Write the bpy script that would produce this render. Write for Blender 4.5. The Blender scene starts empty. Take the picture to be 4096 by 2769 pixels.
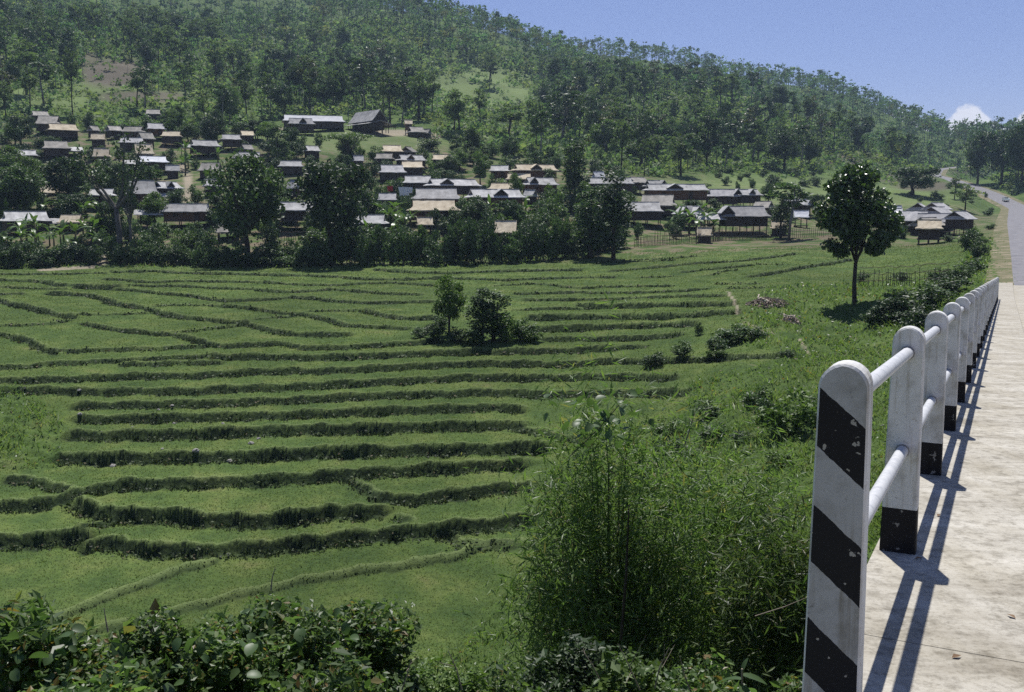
import bpy, math, random
import numpy as np
from mathutils import Vector, Matrix
R = math.radians
rng = np.random.default_rng(7)
random.seed(7)
scene = bpy.context.scene
col = scene.collection

# ------------------------------------------------------------------ camera, sky, sun, exposure
F = 995.6; CX, CY = 512.0, 346.0          # focal length and centre in pixels of the 1024 wide frame
PITCH = math.atan((CY - 211.5) / F)
CZ = 20.0                                  # eye height above datum
cam_d = bpy.data.cameras.new('camera'); cam = bpy.data.objects.new('camera', cam_d); col.objects.link(cam)
cam.location = (0, 0, CZ); cam.rotation_euler = (math.pi/2 - PITCH, 0, 0)
cam_d.sensor_width = 36; cam_d.lens = 36 * F / 1024; cam_d.clip_start = 0.1; cam_d.clip_end = 20000
scene.camera = cam

SUN_EL, SUN_AZ = 66.0, 3.0                 # azimuth: degrees right of the view direction
world = bpy.data.worlds.new('World'); scene.world = world; world.use_nodes = True
wn = world.node_tree.nodes; wl = world.node_tree.links
bg = wn['Background']; sky = wn.new('ShaderNodeTexSky'); sky.sky_type = 'NISHITA'; sky.sun_disc = False
sky.sun_elevation = R(SUN_EL); sky.sun_rotation = R(SUN_AZ)
sky.air_density = 1.0; sky.dust_density = 0.0; sky.ozone_density = 3.0; sky.altitude = 900
tint = wn.new('ShaderNodeMix'); tint.data_type = 'RGBA'; tint.blend_type = 'MULTIPLY'; tint.inputs[0].default_value = 1.0
tint.inputs[7].default_value = (1.02, 0.89, 1.12, 1)
wl.new(sky.outputs[0], tint.inputs[6]); SKYC = tint.outputs[2]
# low cumulus all round the horizon
def WM(op, a, b=None, c=None):
    k = wn.new('ShaderNodeMath'); k.operation = op
    for i, q in enumerate((a, b, c)):
        if q is None: continue
        if isinstance(q, (int, float)): k.inputs[i].default_value = q
        else: wl.new(q, k.inputs[i])
    return k.outputs[0]
wtc = wn.new('ShaderNodeTexCoord'); wsx = wn.new('ShaderNodeSeparateXYZ'); wl.new(wtc.outputs['Generated'], wsx.inputs[0])
az = WM('ARCTAN2', wsx.outputs[0], wsx.outputs[1]); el = WM('ARCSINE', wsx.outputs[2])
wno = wn.new('ShaderNodeTexNoise'); wno.inputs['Scale'].default_value = 46; wno.inputs['Detail'].default_value = 6; wno.inputs['Roughness'].default_value = .62; wl.new(wtc.outputs['Generated'], wno.inputs['Vector'])
puff = WM('COSINE', WM('MULTIPLY', WM('SUBTRACT', az, math.radians(24.2)), 2*math.pi/math.radians(3.27)))
topel = WM('ADD', WM('MULTIPLY', puff, .0100), WM('ADD', WM('MULTIPLY', WM('SUBTRACT', wno.outputs['Fac'], .5), .026), .0858))
cm = wn.new('ShaderNodeMapRange'); cm.interpolation_type = 'SMOOTHSTEP'; cm.inputs['From Min'].default_value = -.001; cm.inputs['From Max'].default_value = .0045; wl.new(WM('SUBTRACT', topel, el), cm.inputs['Value'])
cmx = wn.new('ShaderNodeMix'); cmx.data_type = 'RGBA'; cmx.inputs[7].default_value = (10.5, 10.6, 11.6, 1); wl.new(WM('MULTIPLY', cm.outputs[0], .85), cmx.inputs[0]); wl.new(SKYC, cmx.inputs[6]); wl.new(cmx.outputs[2], bg.inputs[0]); bg.inputs[1].default_value = 0.066
sun_d = bpy.data.lights.new('sun', 'SUN'); sun = bpy.data.objects.new('sun', sun_d); col.objects.link(sun)
sun_d.energy = 4.8; sun_d.angle = R(0.53); sun_d.color = (1.0, 0.97, 0.925)
sdir = Vector((math.sin(R(SUN_AZ))*math.cos(R(SUN_EL)), math.cos(R(SUN_AZ))*math.cos(R(SUN_EL)), math.sin(R(SUN_EL))))
sun.rotation_euler = sdir.to_track_quat('Z', 'Y').to_euler()
sun.location = (0, 0, 60)
vs = scene.view_settings; vs.view_transform = 'Standard'; vs.look = 'None'; vs.exposure = 0.35; vs.gamma = 1.0; vs.use_curve_mapping = False
cy = scene.cycles; cy.max_bounces = 5; cy.diffuse_bounces = 2; cy.glossy_bounces = 2; cy.transmission_bounces = 3
cy.transparent_max_bounces = 4; cy.volume_bounces = 0; cy.use_denoising = False; cy.caustics_reflective = False; cy.caustics_refractive = False
scene.render.film_transparent = False

# ------------------------------------------------------------------ picking real distances for what the photo shows
cp, sp = math.cos(PITCH), math.sin(PITCH)
def T(v):                                  # slope of the sight line through image row v
    b = (CY - np.asarray(v, float)) / F
    return (-sp + b*cp) / (cp + b*sp)
def A(u, v):                               # tangent of the bearing through image point
    b = (CY - np.asarray(v, float)) / F
    return ((np.asarray(u, float) - CX) / F) / (cp + b*sp)
def P(u, v, Y):
    return np.array([float(A(u, v))*Y, Y, CZ + Y*float(T(v))])
def project(X, Y, Z):
    z = Z - CZ
    d = Y*cp - z*sp; up = Y*sp + z*cp
    return CX + F*X/d, CY - F*up/d

# ------------------------------------------------------------------ the lie of the land: surveyed profiles (distance, height or image row)
def V(Y, v): return (Y, float(Y*T(v)))
LOW = [(1, -2.6), (3, -4.0), (8, -7.6), (15, -11.8), (25, -15.4), (32, -16.7)]
prof = {
 -260: LOW+[V(39,640),V(46,573),V(58,463),V(82,335),V(140,268),V(152,256),V(168,232),V(220,172),V(290,108),V(480,36),V(640,-20),V(800,-90),V(1000,-120),(1500,180)],
 0:   LOW+[V(39,640),V(46,573),V(58,463),V(82,335),V(140,268),V(152,256),V(168,234),V(220,175),V(290,113),V(480,50),V(640,0),V(800,-60),V(1000,-90),(1500,160)],
 250: LOW+[V(39,640),V(46,573),V(58,463),V(82,335),V(140,268),V(152,256),V(168,234),V(220,180),V(280,130),V(300,124),V(480,62),V(640,18),V(800,-15),V(980,-32),(1500,90)],
 400: LOW+[V(39,640),V(46,573),V(58,463),V(82,335),V(140,267),V(152,255),V(168,233),V(220,182),V(280,138),V(310,128),V(400,95),V(560,50),V(720,20),V(880,12),(1400,60)],
 480: LOW+[V(39,640),V(46,573),V(58,463),V(82,335),V(142,265),V(155,250),V(170,234),V(220,190),V(290,145),V(400,108),V(560,70),V(720,48),V(900,36),(1400,60)],
 560: LOW+[V(39,640),V(46,573),V(58,463),V(82,335),V(145,262),V(155,248),V(172,232),V(205,203),V(250,170),V(300,150),V(400,125),V(550,93),V(750,64),V(930,47),(1400,60)],
 650: [(1,-2.6),(3,-4.0),(8,-7.4),(15,-10.8),(25,-13.4),(34,-14.0),V(45,522),V(60,424),V(80,340),V(110,290),V(158,247),V(178,230),V(212,204),V(265,180),V(320,160),V(400,140),V(550,110),V(750,84),V(950,63),(1400,60)],
 780: [(1,-2.4),(4,-4.0),(8,-5.6),(15,-8.6),(25,-10.4),(36,-10.6),V(45,428),V(66,352),V(85,304),V(110,280),V(163,239),V(185,228),V(225,206),V(270,190),V(330,174),V(400,155),V(550,130),V(800,104),V(980,86),(1400,55)],
 860: [(1,-2.4),(4,-3.8),(10,-6.2),(20,-8.9),(34,-10.2),V(48,418),V(79,336),V(88,303),V(120,270),V(160,240),V(190,226),V(250,206),V(310,190),V(400,170),V(550,150),V(800,125),V(1000,108),(1400,50)],
 930: [(1,-2.4),(4,-3.8),(10,-6.2),(20,-8.6),(40,-9.8),(60,-9.6),(73,-8.9),V(86,295),V(110,270),V(160,240),V(195,225),V(250,209),V(300,196),V(400,184),V(520,170),V(700,150),V(1000,131),(1400,50)],
 990: [(1,-2.4),(4,-3.8),(10,-6.2),(20,-8.2),(40,-8.0),(60,-7.4),(80,-6.4),(110,-5.5),V(170,238),V(260,216),V(330,201),V(400,187),V(480,176),V(600,160),V(760,146),V(1000,136),(1400,50)],
 1060:[(1,-2.4),(4,-3.8),(10,-6.2),(20,-8.2),(40,-8.0),(60,-7.4),(80,-6.2),(110,-5.0),(170,-3.4),V(260,215),V(320,205),V(380,187),V(480,168),V(600,153),V(800,138),(1400,40)],
 1350:[(1,-2.4),(4,-3.8),(10,-6.2),(20,-8.2),(40,-8.0),(60,-7.4),(80,-6.0),(110,-4.0),(170,0),V(260,190),V(380,160),V(480,148),V(600,138),V(800,130),(1400,40)],
}
LY = np.linspace(0, math.log(1500), 420)
def smooth(a, n, axis):
    k = np.ones(n)/n
    pad = [(0, 0)]*a.ndim; pad[axis] = (n//2, n//2)
    ap = np.pad(a, pad, mode='edge')
    return np.apply_along_axis(lambda r: np.convolve(r, k, 'valid'), axis, ap)
us = sorted(prof); Acol = np.array([float(A(u, 250)) for u in us])
Z0 = np.array([np.interp(LY, np.log([q[0] for q in prof[u]]), [q[1] for q in prof[u]]) for u in us])
AG = np.linspace(-1.3, 1.3, 400)
ZT = np.array([np.interp(AG, Acol, Z0[:, j]) for j in range(len(LY))]).T
ZT = smooth(smooth(ZT, 5, 1), 9, 0); ZT = smooth(ZT, 9, 0)
def bil(tab, x, y, xs, ys):
    i = np.clip((x - xs[0])/(xs[1]-xs[0]), 0, len(xs)-1.001); j = np.clip((y - ys[0])/(ys[1]-ys[0]), 0, len(ys)-1.001)
    i0 = i.astype(int); j0 = j.astype(int); fi = i-i0; fj = j-j0
    return (tab[i0, j0]*(1-fi)*(1-fj) + tab[i0+1, j0]*fi*(1-fj) + tab[i0, j0+1]*(1-fi)*fj + tab[i0+1, j0+1]*fi*fj)
# the bridge runs along BD; deck sits 1.45 m under the eye
BA = math.atan(float(A(1007, 272))); BD = np.array([math.sin(BA), math.cos(BA)]); BN = np.array([math.cos(BA), -math.sin(BA)])   # BN: to the right of the bridge
BS = float(T(272)) * math.cos(BA)          # fall of the deck per metre along it
EYE = 1.45
road_pts = [(33.4, 58.2), (43.3, 78.2), (102.5, 200.0), (162, 320.0), (171, 342.0), (181, 385.0), (189, 432.0), (202, 485.0), (240, 570.0), (300, 640.0)]
road_z = [-5.0, -5.82, -2.3, 1.0, 1.9, 7.6, 13.0, 17.2, 23.5, 30]
def resample(pts, zs, step):
    pts = np.array(pts, float); d = np.r_[0, np.cumsum(np.hypot(*np.diff(pts, axis=0).T))]
    s = np.arange(0, d[-1], step)
    x = np.interp(s, d, pts[:, 0]); y = np.interp(s, d, pts[:, 1]); z = np.interp(s, d, zs)
    k = max(3, int(34/step)|1)
    def sm(a):
        ap = np.r_[2*a[0]-a[1:k//2+1][::-1], a, 2*a[-1]-a[-k//2:-1][::-1]]
        return np.convolve(ap, np.ones(k)/k, 'valid')[:len(a)]
    return np.c_[sm(x), sm(y)], sm(z)
RP, RZ = resample(road_pts, road_z, 3.0)
sR = RP[:, 0]*BD[0]+RP[:, 1]*BD[1]; dk = -EYE+BS*sR+.00055*np.maximum(0, sR-55)**2-.22; wR = np.clip((sR-88)/34, 0, 1); wR = wR*wR*(3-2*wR)
RZ = dk*(1-wR)+RZ*wR
RP2 = RP[::2]; RZ2 = RZ[::2]
def road_dist(X, Y):
    sh = X.shape; X = X.ravel(); Y = Y.ravel(); best = np.full(X.shape, 1e9); bz = np.zeros(X.shape)
    a = RP2[:-1]; b = RP2[1:]
    for k in range(len(a)):
        d = b[k]-a[k]; L2 = d@d
        t = np.clip(((X-a[k,0])*d[0] + (Y-a[k,1])*d[1])/L2, 0, 1)
        dd = np.hypot(X-a[k,0]-t*d[0], Y-a[k,1]-t*d[1]); m = dd < best
        best[m] = dd[m]; bz[m] = (RZ2[k]+t*(RZ2[k+1]-RZ2[k]))[m]
    return best.reshape(sh), bz.reshape(sh)
def sstep(x, a, b):
    t = np.clip((x-a)/(b-a), 0, 1); return t*t*(3-2*t)
ROADW = 3.4
def zbase(X, Y, road=True):
    X = np.asarray(X, float); Y = np.maximum(np.asarray(Y, float), 1.0)
    z = bil(ZT, X/Y, np.log(Y), AG, LY)
    far = sstep(Y, 300, 480)
    z = z + far*(7*np.sin(X/62+Y/95+1.0) + 5*np.sin(X/37-Y/70) + 2.2*np.sin(X/17+Y/23)*np.cos(Y/31))
    mid = sstep(Y, 140, 170)*(1-far)
    z = z + mid*(0.35*np.sin(X/7.3+Y/9)+0.3*np.sin(X/4.1-Y/6.7))
    wild = (1-sstep(Y, 30, 36))
    z = z + wild*(0.18*np.sin(X*1.7+Y*.9)+0.12*np.sin(X*3.1-Y*2.3))
    if road:
        m = (Y > 58) & (Y < 640) & (X > 20)
        if m.any():
            rd, rz = road_dist(X[m], Y[m]) if X.ndim else (None, None)
            w = (1-sstep(rd, ROADW+2.8, ROADW+13))*sstep(Y[m], 66, 84)
            z = z.copy(); z[m] = z[m]*(1-w) + (rz-0.12-0.25*sstep(rd, ROADW+1, ROADW+5))*w
    # keep clear of the deck
    s = X*BD[0]+Y*BD[1]; l = X*BN[0]+Y*BN[1]
    deck = -EYE + BS*s
    under = (s < 87) & (l > -2.0) & (l < 11)
    z = np.where(under, np.minimum(z, deck-0.7-0.5*sstep(-l, 0.5, 2)), z)
    return z + CZ
def march(u, v, h=0.0, y0=34, y1=700):
    """distance at which the sight line through (u, v) comes down to h above the ground"""
    ys = np.exp(np.linspace(math.log(y0), math.log(y1), 900)); x = float(A(u, v))*ys
    rz = CZ + ys*float(T(v)); g = zbase(x, ys)+h
    k = np.nonzero(rz <= g)[0]
    if len(k) == 0: return None
    k = k[0]
    if k == 0: return ys[0]
    d0 = rz[k-1]-g[k-1]; d1 = g[k]-rz[k]
    return ys[k-1] + (ys[k]-ys[k-1])*d0/(d0+d1+1e-9)
def ground(u, v, h=0.0, y0=34, y1=700):
    Y = march(u, v, h, y0, y1) or y1
    X = float(A(u, v))*Y
    return np.array([X, Y, float(zbase(np.array([X]), np.array([Y]))[0])])

# ------------------------------------------------------------------ materials
def new_mat(name):
    m = bpy.data.materials.new(name); m.use_nodes = True
    nt = m.node_tree; b = nt.nodes['Principled BSDF']
    return m, nt, nt.nodes, nt.links, b
def ramp(nodes, stops):
    r = nodes.new('ShaderNodeValToRGB'); e = r.color_ramp.elements
    while len(e) < len(stops): e.new(0.5)
    for x, (p, c) in zip(e, stops): x.position = p; x.color = (*c, 1) if len(c) == 3 else c
    return r
def noise(nodes, links, scale, detail=4, vec=None, rough=0.6, kind='Object'):
    n = nodes.new('ShaderNodeTexNoise'); n.inputs['Scale'].default_value = scale; n.inputs['Detail'].default_value = detail; n.inputs['Roughness'].default_value = rough
    if vec is None:
        tc = nodes.new('ShaderNodeTexCoord'); vec = tc.outputs[kind]
    links.new(vec, n.inputs['Vector']); return n
def mixc(nodes, links, fac, a, b):
    m = nodes.new('ShaderNodeMix'); m.data_type = 'RGBA'
    for s, x in ((m.inputs[0], fac), (m.inputs[6], a), (m.inputs[7], b)):
        if hasattr(x, 'links') or isinstance(x, bpy.types.NodeSocket): links.new(x, s)
        elif isinstance(x, (int, float)): s.default_value = x
        else: s.default_value = (*x, 1)
    return m.outputs[2]
def bump(nodes, links, b, h, strength=0.5, dist=0.05):
    bp = nodes.new('ShaderNodeBump'); bp.inputs['Strength'].default_value = strength; bp.inputs['Distance'].default_value = dist
    links.new(h, bp.inputs['Height']); links.new(bp.outputs[0], b.inputs['Normal'])
def attr(nodes, name):
    a = nodes.new('ShaderNodeAttribute'); a.attribute_name = name; return a.outputs['Fac']
def mat_noise(name, c1, c2, scale, rough=0.85, bstr=0.4, bdist=0.03, spec=0.3, c3=None, kind='Object', metallic=0):
    m, nt, n, l, b = new_mat(name)
    t = noise(n, l, scale, 5, kind=kind)
    st = [(0.3, c1), (0.7, c2)] if c3 is None else [(0.28, c1), (0.5, c2), (0.72, c3)]
    r = ramp(n, st); l.new(t.outputs['Fac'], r.inputs[0]); l.new(r.outputs[0], b.inputs['Base Color'])
    b.inputs['Roughness'].default_value = rough; b.inputs['Specular IOR Level'].default_value = spec; b.inputs['Metallic'].default_value = metallic
    if bstr: bump(n, l, b, t.outputs['Fac'], bstr, bdist)
    return m
def leaf_mat(name, dark, light, rough=0.42, spec=0.5, trans=0.25, yellow=None):
    """foliage: leaf colour differs leaf by leaf; some light comes through the blade"""
    m, nt, n, l, b = new_mat(name)
    g = n.new('ShaderNodeNewGeometry'); st = [(0.0, dark), (1.0, light)] if yellow is None else [(0.0, dark), (0.9, light), (0.97, yellow)]
    r = ramp(n, st); l.new(g.outputs['Random Per Island'], r.inputs[0])
    oi = n.new('ShaderNodeObjectInfo'); hs = n.new('ShaderNodeHueSaturation')
    mr = n.new('ShaderNodeMapRange'); mr.inputs['To Min'].default_value = 0.72; mr.inputs['To Max'].default_value = 1.28
    l.new(oi.outputs['Random'], mr.inputs['Value']); l.new(mr.outputs[0], hs.inputs['Value'])
    l.new(r.outputs[0], hs.inputs['Color'])
    l.new(hs.outputs[0], b.inputs['Base Color'])
    b.inputs['Roughness'].default_value = rough; b.inputs['Specular IOR Level'].default_value = spec
    tr = n.new('ShaderNodeBsdfTranslucent'); mx = n.new('ShaderNodeMixShader'); mx.inputs[0].default_value = trans
    mul = n.new('ShaderNodeMix'); mul.data_type = 'RGBA'; mul.blend_type = 'MULTIPLY'; mul.inputs[0].default_value = 1
    mul.inputs[7].default_value = (1.12, 1.25, 0.7, 1); l.new(hs.outputs[0], mul.inputs[6]); l.new(mul.outputs[2], tr.inputs[0])
    l.new(b.outputs[0], mx.inputs[1]); l.new(tr.outputs[0], mx.inputs[2]); l.new(mx.outputs[0], n['Material Output'].inputs[0])
    return m

# ------------------------------------------------------------------ mesh helpers
def mesh_np(name, v, f, mats=(), smooth_sh=False, attrs=None, mat_idx=None):
    v = np.ascontiguousarray(v, np.float32); f = np.ascontiguousarray(f, np.int32)
    me = bpy.data.meshes.new(name); k = f.shape[1]
    me.vertices.add(len(v)); me.vertices.foreach_set('co', v.ravel())
    me.loops.add(f.size); me.loops.foreach_set('vertex_index', f.ravel())
    me.polygons.add(len(f)); me.polygons.foreach_set('loop_start', np.arange(len(f), dtype=np.int32)*k)
    for m in mats: me.materials.append(m)
    if mat_idx is not None: me.polygons.foreach_set('material_index', np.ascontiguousarray(mat_idx, np.int32))
    me.polygons.foreach_set('use_smooth', np.full(len(f), smooth_sh))
    if attrs:
        for a, d in attrs.items():
            at = me.attributes.new(a, 'FLOAT', 'POINT'); at.data.foreach_set('value', np.ascontiguousarray(d, np.float32))
    me.update(calc_edges=True); return me
class MB:
    """collects faces of one part"""
    def __init__(s): s.v = []; s.f = []; s.m = []
    def add(s, vs, fs, mi=0):
        o = len(s.v); s.v += [tuple(map(float, x)) for x in vs]; s.f += [tuple(i+o for i in f) for f in fs]; s.m += [mi]*len(fs); return s
    def box(s, c, d, rot=None, mi=0, taper=1.0):
        x, y, z = d[0]/2, d[1]/2, d[2]/2
        vs = [Vector((sx*x*(taper if sz > 0 else 1), sy*y*(taper if sz > 0 else 1), sz*z)) for sz in (-1, 1) for sy in (-1, 1) for sx in (-1, 1)]
        if rot: vs = [rot @ q for q in vs]
        vs = [q+Vector(c) for q in vs]
        return s.add(vs, [(0,2,3,1),(4,5,7,6),(0,1,5,4),(2,6,7,3),(0,4,6,2),(1,3,7,5)], mi)
    def tube(s, pts, rad, n=6, mi=0, cap=True):
        pts = [Vector(p) for p in pts]; base = len(s.v); up = Vector((0, 0, 1))
        if not hasattr(rad, '__len__'): rad = [rad]*len(pts)
        for i, p in enumerate(pts):
            d = (pts[min(i+1, len(pts)-1)]-pts[max(i-1, 0)]).normalized()
            a = d.cross(Vector((0.03, 1, 0.01)) if abs(d.y) < .9 else Vector((1, 0, 0.02))).normalized(); b = d.cross(a)
            for k in range(n):
                t = 2*math.pi*k/n; q = p+(a*math.cos(t)+b*math.sin(t))*rad[i]; s.v.append(tuple(q))
        for i in range(len(pts)-1):
            for k in range(n):
                s.f.append((base+i*n+k, base+i*n+(k+1)%n, base+(i+1)*n+(k+1)%n, base+(i+1)*n+k)); s.m.append(mi)
        if cap:
            s.f.append(tuple(base+k for k in range(n))[::-1]); s.m.append(mi)
            s.f.append(tuple(base+(len(pts)-1)*n+k for k in range(n))); s.m.append(mi)
        return s
    def mesh(s, name, mats, smooth_sh=False):
        me = bpy.data.meshes.new(name); me.from_pydata(s.v, [], s.f)
        for m in (mats if isinstance(mats, (list, tuple)) else [mats]): me.materials.append(m)
        me.polygons.foreach_set('material_index', s.m)
        if smooth_sh: me.polygons.foreach_set('use_smooth', [True]*len(s.f))
        me.update(); return me
def obj(name, me, parent=None, loc=None, rotz=0, scale=None):
    o = bpy.data.objects.new(name, me); col.objects.link(o)
    if parent is not None: o.parent = parent
    if loc is not None: o.location = tuple(map(float, loc))
    if rotz: o.rotation_euler.z = rotz
    if scale is not None: o.scale = (scale,)*3 if not hasattr(scale, '__len__') else scale
    return o
def thing(name, label, cat, loc=(0,0,0), rotz=0, group=None, scale=None):
    o = obj(name, None, None, loc, rotz, scale); o.empty_display_size = 0.2
    o['label'] = label; o['category'] = cat
    if group: o['group'] = group
    return o
def tag(o, label, cat, group=None):
    o['label'] = label; o['category'] = cat
    if group: o['group'] = group
    return o
def kind(o, k, label=None):
    o['kind'] = k
    if label: o['label'] = label
    return o

# ------------------------------------------------------------------ terrace edges, read along their crests
def cA(x, y): return x/6.64, 250+y/6.64
def cB(x, y): return 325+x/6.64, 250+y/6.64
def cC(x, y): return 600+x/9.296, 250+y/9.296
def cD(x, y): return x/6.64, 455.75+y/6.64
def cE(x, y): return 250+x/6.64, 455.75+y/6.64
CR = {'A': (cA, 6.64), 'B': (cB, 6.64), 'C': (cC, 9.296), 'D': (cD, 6.64), 'E': (cE, 6.64)}
LINES = '''
A 20 740,135 880,130 1050,128 1190,140 1500,145 1900,155 2100,160 2324,170 B:200,178 B:430,185 B:560,182 B:770,172
A 16 0,150 200,150 420,150 700,142
A 25 0,185 200,190 330,200 360,215 500,225 700,235 800,230
A 18 700,180 900,195 1000,205 1180,195 1500,198 1800,205 2000,220 2250,222 B:250,210 B:430,205 B:600,215 B:740,225
A 15 0,235 150,240 330,245 430,238
A 18 850,225 1000,230 1200,228 1400,240 1700,250 1900,270 2050,262 2200,250 B:200,261 B:400,278 B:650,285
A 28 330,270 600,285 700,310 770,340 900,360 1030,385 1100,410 1200,430 1330,440 1500,460 1640,475 1700,490 1850,530 2000,545 2324,545
A 20 500,230 800,240 950,262 1050,275 1200,285 1300,295 1400,315 1500,325 1650,322 1900,310 1950,300 2080,310 2200,325 B:100,330 B:300,340 B:560,335 B:720,330
A 15 0,285 150,280
A 30 0,320 100,345 250,375 350,405 500,430
A 12 500,430 700,425 900,410 970,405
A 12 0,495 200,490 350,480 450,455
A 32 570,470 700,500 850,520 1000,535 1150,545 1250,560 1330,590 1400,615 1500,620 1700,612 1850,600 1950,620 2050,632 B:0,632 B:200,625 B:500,605 B:740,590
A 13 1160,540 1400,515 1550,490 1640,480
A 27 0,545 100,560 220,600 300,640 370,670
A 20 380,665 600,655 900,645 1200,635 1350,625
A 24 0,765 180,762 290,742 500,735 800,720 1000,710 1200,700 1430,690
A 25 830,745 1000,745 1200,735 1460,735
A 45 1430,690 1700,685 2000,690 B:0,690 B:300,680 B:500,672 B:700,660 B:950,655 B:1300,650 B:1650,645 B:1850,632
A 12 1030,370 1150,360 1440,360
A 22 1500,358 1650,372 1800,395 1900,410 2050,418 2200,455 B:150,490 B:400,500 B:550,510
A 12 2050,405 2170,398 B:280,390
B 28 280,390 400,420 520,440 750,435
A 9 1690,460 1900,435 1940,420
A 45 0,845 400,835 700,825 900,815 1300,812 1480,800 1700,785 2000,780 B:0,780 B:300,765 B:600,750 B:900,735 B:1100,730 B:1400,735 B:1600,740 C:0,1005 C:500,1000 C:900,985 C:1400,960 C:1750,950
A 50 720,915 1000,912 1300,912 1560,895 1800,890 2000,880 B:0,872 B:400,850 B:700,835 B:1000,820 B:1300,825 B:1700,820 C:100,1140 C:400,1150 C:700,1150
A 50 0,910 300,905 500,912 640,920
A 50 520,1010 760,1005 1000,1000 1400,995 1700,980 2000,970 B:0,960 B:400,940 B:800,930 B:1100,920 B:1400,935 B:1700,930 C:200,1295 C:500,1290 C:800,1295
A 58 530,1095 900,1090 1400,1080 1800,1070 B:0,1055 B:400,1040 B:800,1025 B:1200,1015 B:1300,1030
A 75 480,1195 800,1195 1300,1185 1700,1165 2000,1155 B:0,1155 B:300,1150 B:700,1135 B:1300,1125
B 30 1320,1170 1450,1195 1560,1240 1700,1240
A 85 400,1345 800,1340 1200,1335 1700,1325 B:0,1300 B:500,1290 B:1000,1280 B:1450,1270
D 75 0,300 200,290 440,245 530,215 700,175 870,150 1300,145 1660,130 E:400,110 E:640,85 E:900,70 E:1300,45 E:1800,20
D 45 60,140 250,145 330,170 440,215
D 105 510,260 600,300 700,335 800,340 1100,345 1400,375 1660,382 E:300,360 E:500,325 E:640,330 E:870,310
E 30 640,115 720,160 800,220 860,270
E 75 880,265 1100,250 1400,215 1700,180 1850,160
D 110 0,520 300,500 500,490 560,485
D 45 560,485 650,440 750,390
D 92 590,530 700,530 850,560 1100,585 1350,585 1660,570 E:300,545 E:600,505 E:850,480 E:1050,465 E:1400,430 E:1850,380
E 26 1000,400 1060,430
E 26 1330,490 1400,560 1480,580 1700,570
C 12 0,105 300,95 600,75 890,50
C 22 100,185 500,150 900,110 1300,90 1700,40 1790,20
C 20 760,195 1000,170 1150,155 1400,130
C 8 1450,125 1700,130
C 28 1380,235 1600,200 1850,150 2100,115 2324,75
C 9 990,235 1150,190 1280,180
C 12 360,250 700,238
B 22 330,115 600,135 850,140 1200,125 1700,118
B 18 770,175 1000,180 1200,190 1450,178 1920,168
B 10 1800,80 2324,62
B 12 1120,230 1400,215
B 15 1430,215 1600,235 1700,245 C:0,330 C:300,325 C:660,320
B 18 1270,280 1500,275 1650,270 C:0,385 C:400,378 C:760,365 C:1000,345
B 20 1330,320 1600,318 C:0,445 C:400,425 C:800,410 C:1150,408
B 40 1680,350 C:0,495 C:400,485 C:800,475 C:1240,470
B 18 1270,388 1690,370
B 45 1370,425 1700,418 C:0,590 C:300,585 C:630,585 C:900,570 C:1290,540
B 45 1420,505 1800,490 C:500,665 C:800,650 C:880,645
B 35 1460,570 1826,572 C:450,790 C:730,760
C 30 0,905 400,880
C 10 1180,350 1530,345
C 7 1080,310 1500,308
'''
# low two-sided bunds in the flooded bottom fields
BUNDS = '''
D 26 280,1090 700,930 1100,780 1390,680
D 26 -100,1280 300,1215 900,1090 1500,930 1900,840 E:660,760 E:1100,700 E:1400,640 E:1480,600 E:1700,575 E:2100,555
'''
def parse(txt):
    out = []
    for ln in txt.strip().splitlines():
        w = ln.split(); c, h = w[0], float(w[1]); pts = []
        for q in w[2:]:
            k = c
            if ':' in q: k, q = q.split(':')
            x, y = map(float, q.split(',')); pts.append(CR[k][0](x, y))
        out.append((np.array(pts), h/CR[c][1]))
    return out
def slope_at(X, Y):
    d = 3.0; k = 1/np.hypot(X, Y)
    return float((zbase(np.array([X+X*k*d]), np.array([Y+Y*k*d]))-zbase(np.array([X-X*k*d]), np.array([Y-Y*k*d])))[0])/(2*d)
edges = []
for is_b, txt in ((0, LINES), (1, BUNDS)):
    for pts, hp in parse(txt):
        if pts[0][0] < 1: pts = np.r_[[[pts[0][0]-70, pts[0][1]+.6*(pts[0][1]-pts[1][1])]], pts]
        uu = np.r_[[np.interp(t, np.arange(len(pts)), pts[:, 0]) for t in np.arange(0, len(pts)-1+1e-6, .25)]]
        vv = np.r_[[np.interp(t, np.arange(len(pts)), pts[:, 1]) for t in np.arange(0, len(pts)-1+1e-6, .25)]]
        if uu[0] > uu[-1]: uu, vv = uu[::-1], vv[::-1]
        pl = []; hh = []
        for u, v in zip(uu, vv):
            Y = march(u, v, 0.3, 30, 220) or 150; h = np.clip(hp/F*Y, .1, 1.5)
            Y = march(u, v, h*.5, 30, 220) or 150
            pl.append((float(A(u, v))*Y, Y)); hh.append(h)
        pl = np.array(pl); kk = np.arange(len(hh)); hh = np.array(hh)*(.84+.20*np.sin(kk*1.3+len(hh))+.12*np.sin(kk*.47+2*hp))
        mid = pl[len(pl)//2]; g = max(.035, slope_at(*mid))
        edges.append((pl, hh, float(np.clip(np.mean(hh)/(2*g), .9, 6.0)), is_b))
def wob(X, Y): return .10*np.sin(X*2.1+Y*.7)+.07*np.sin(X*5.3-Y*1.1)+.05*np.sin(X*9.7+1.3)
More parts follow.
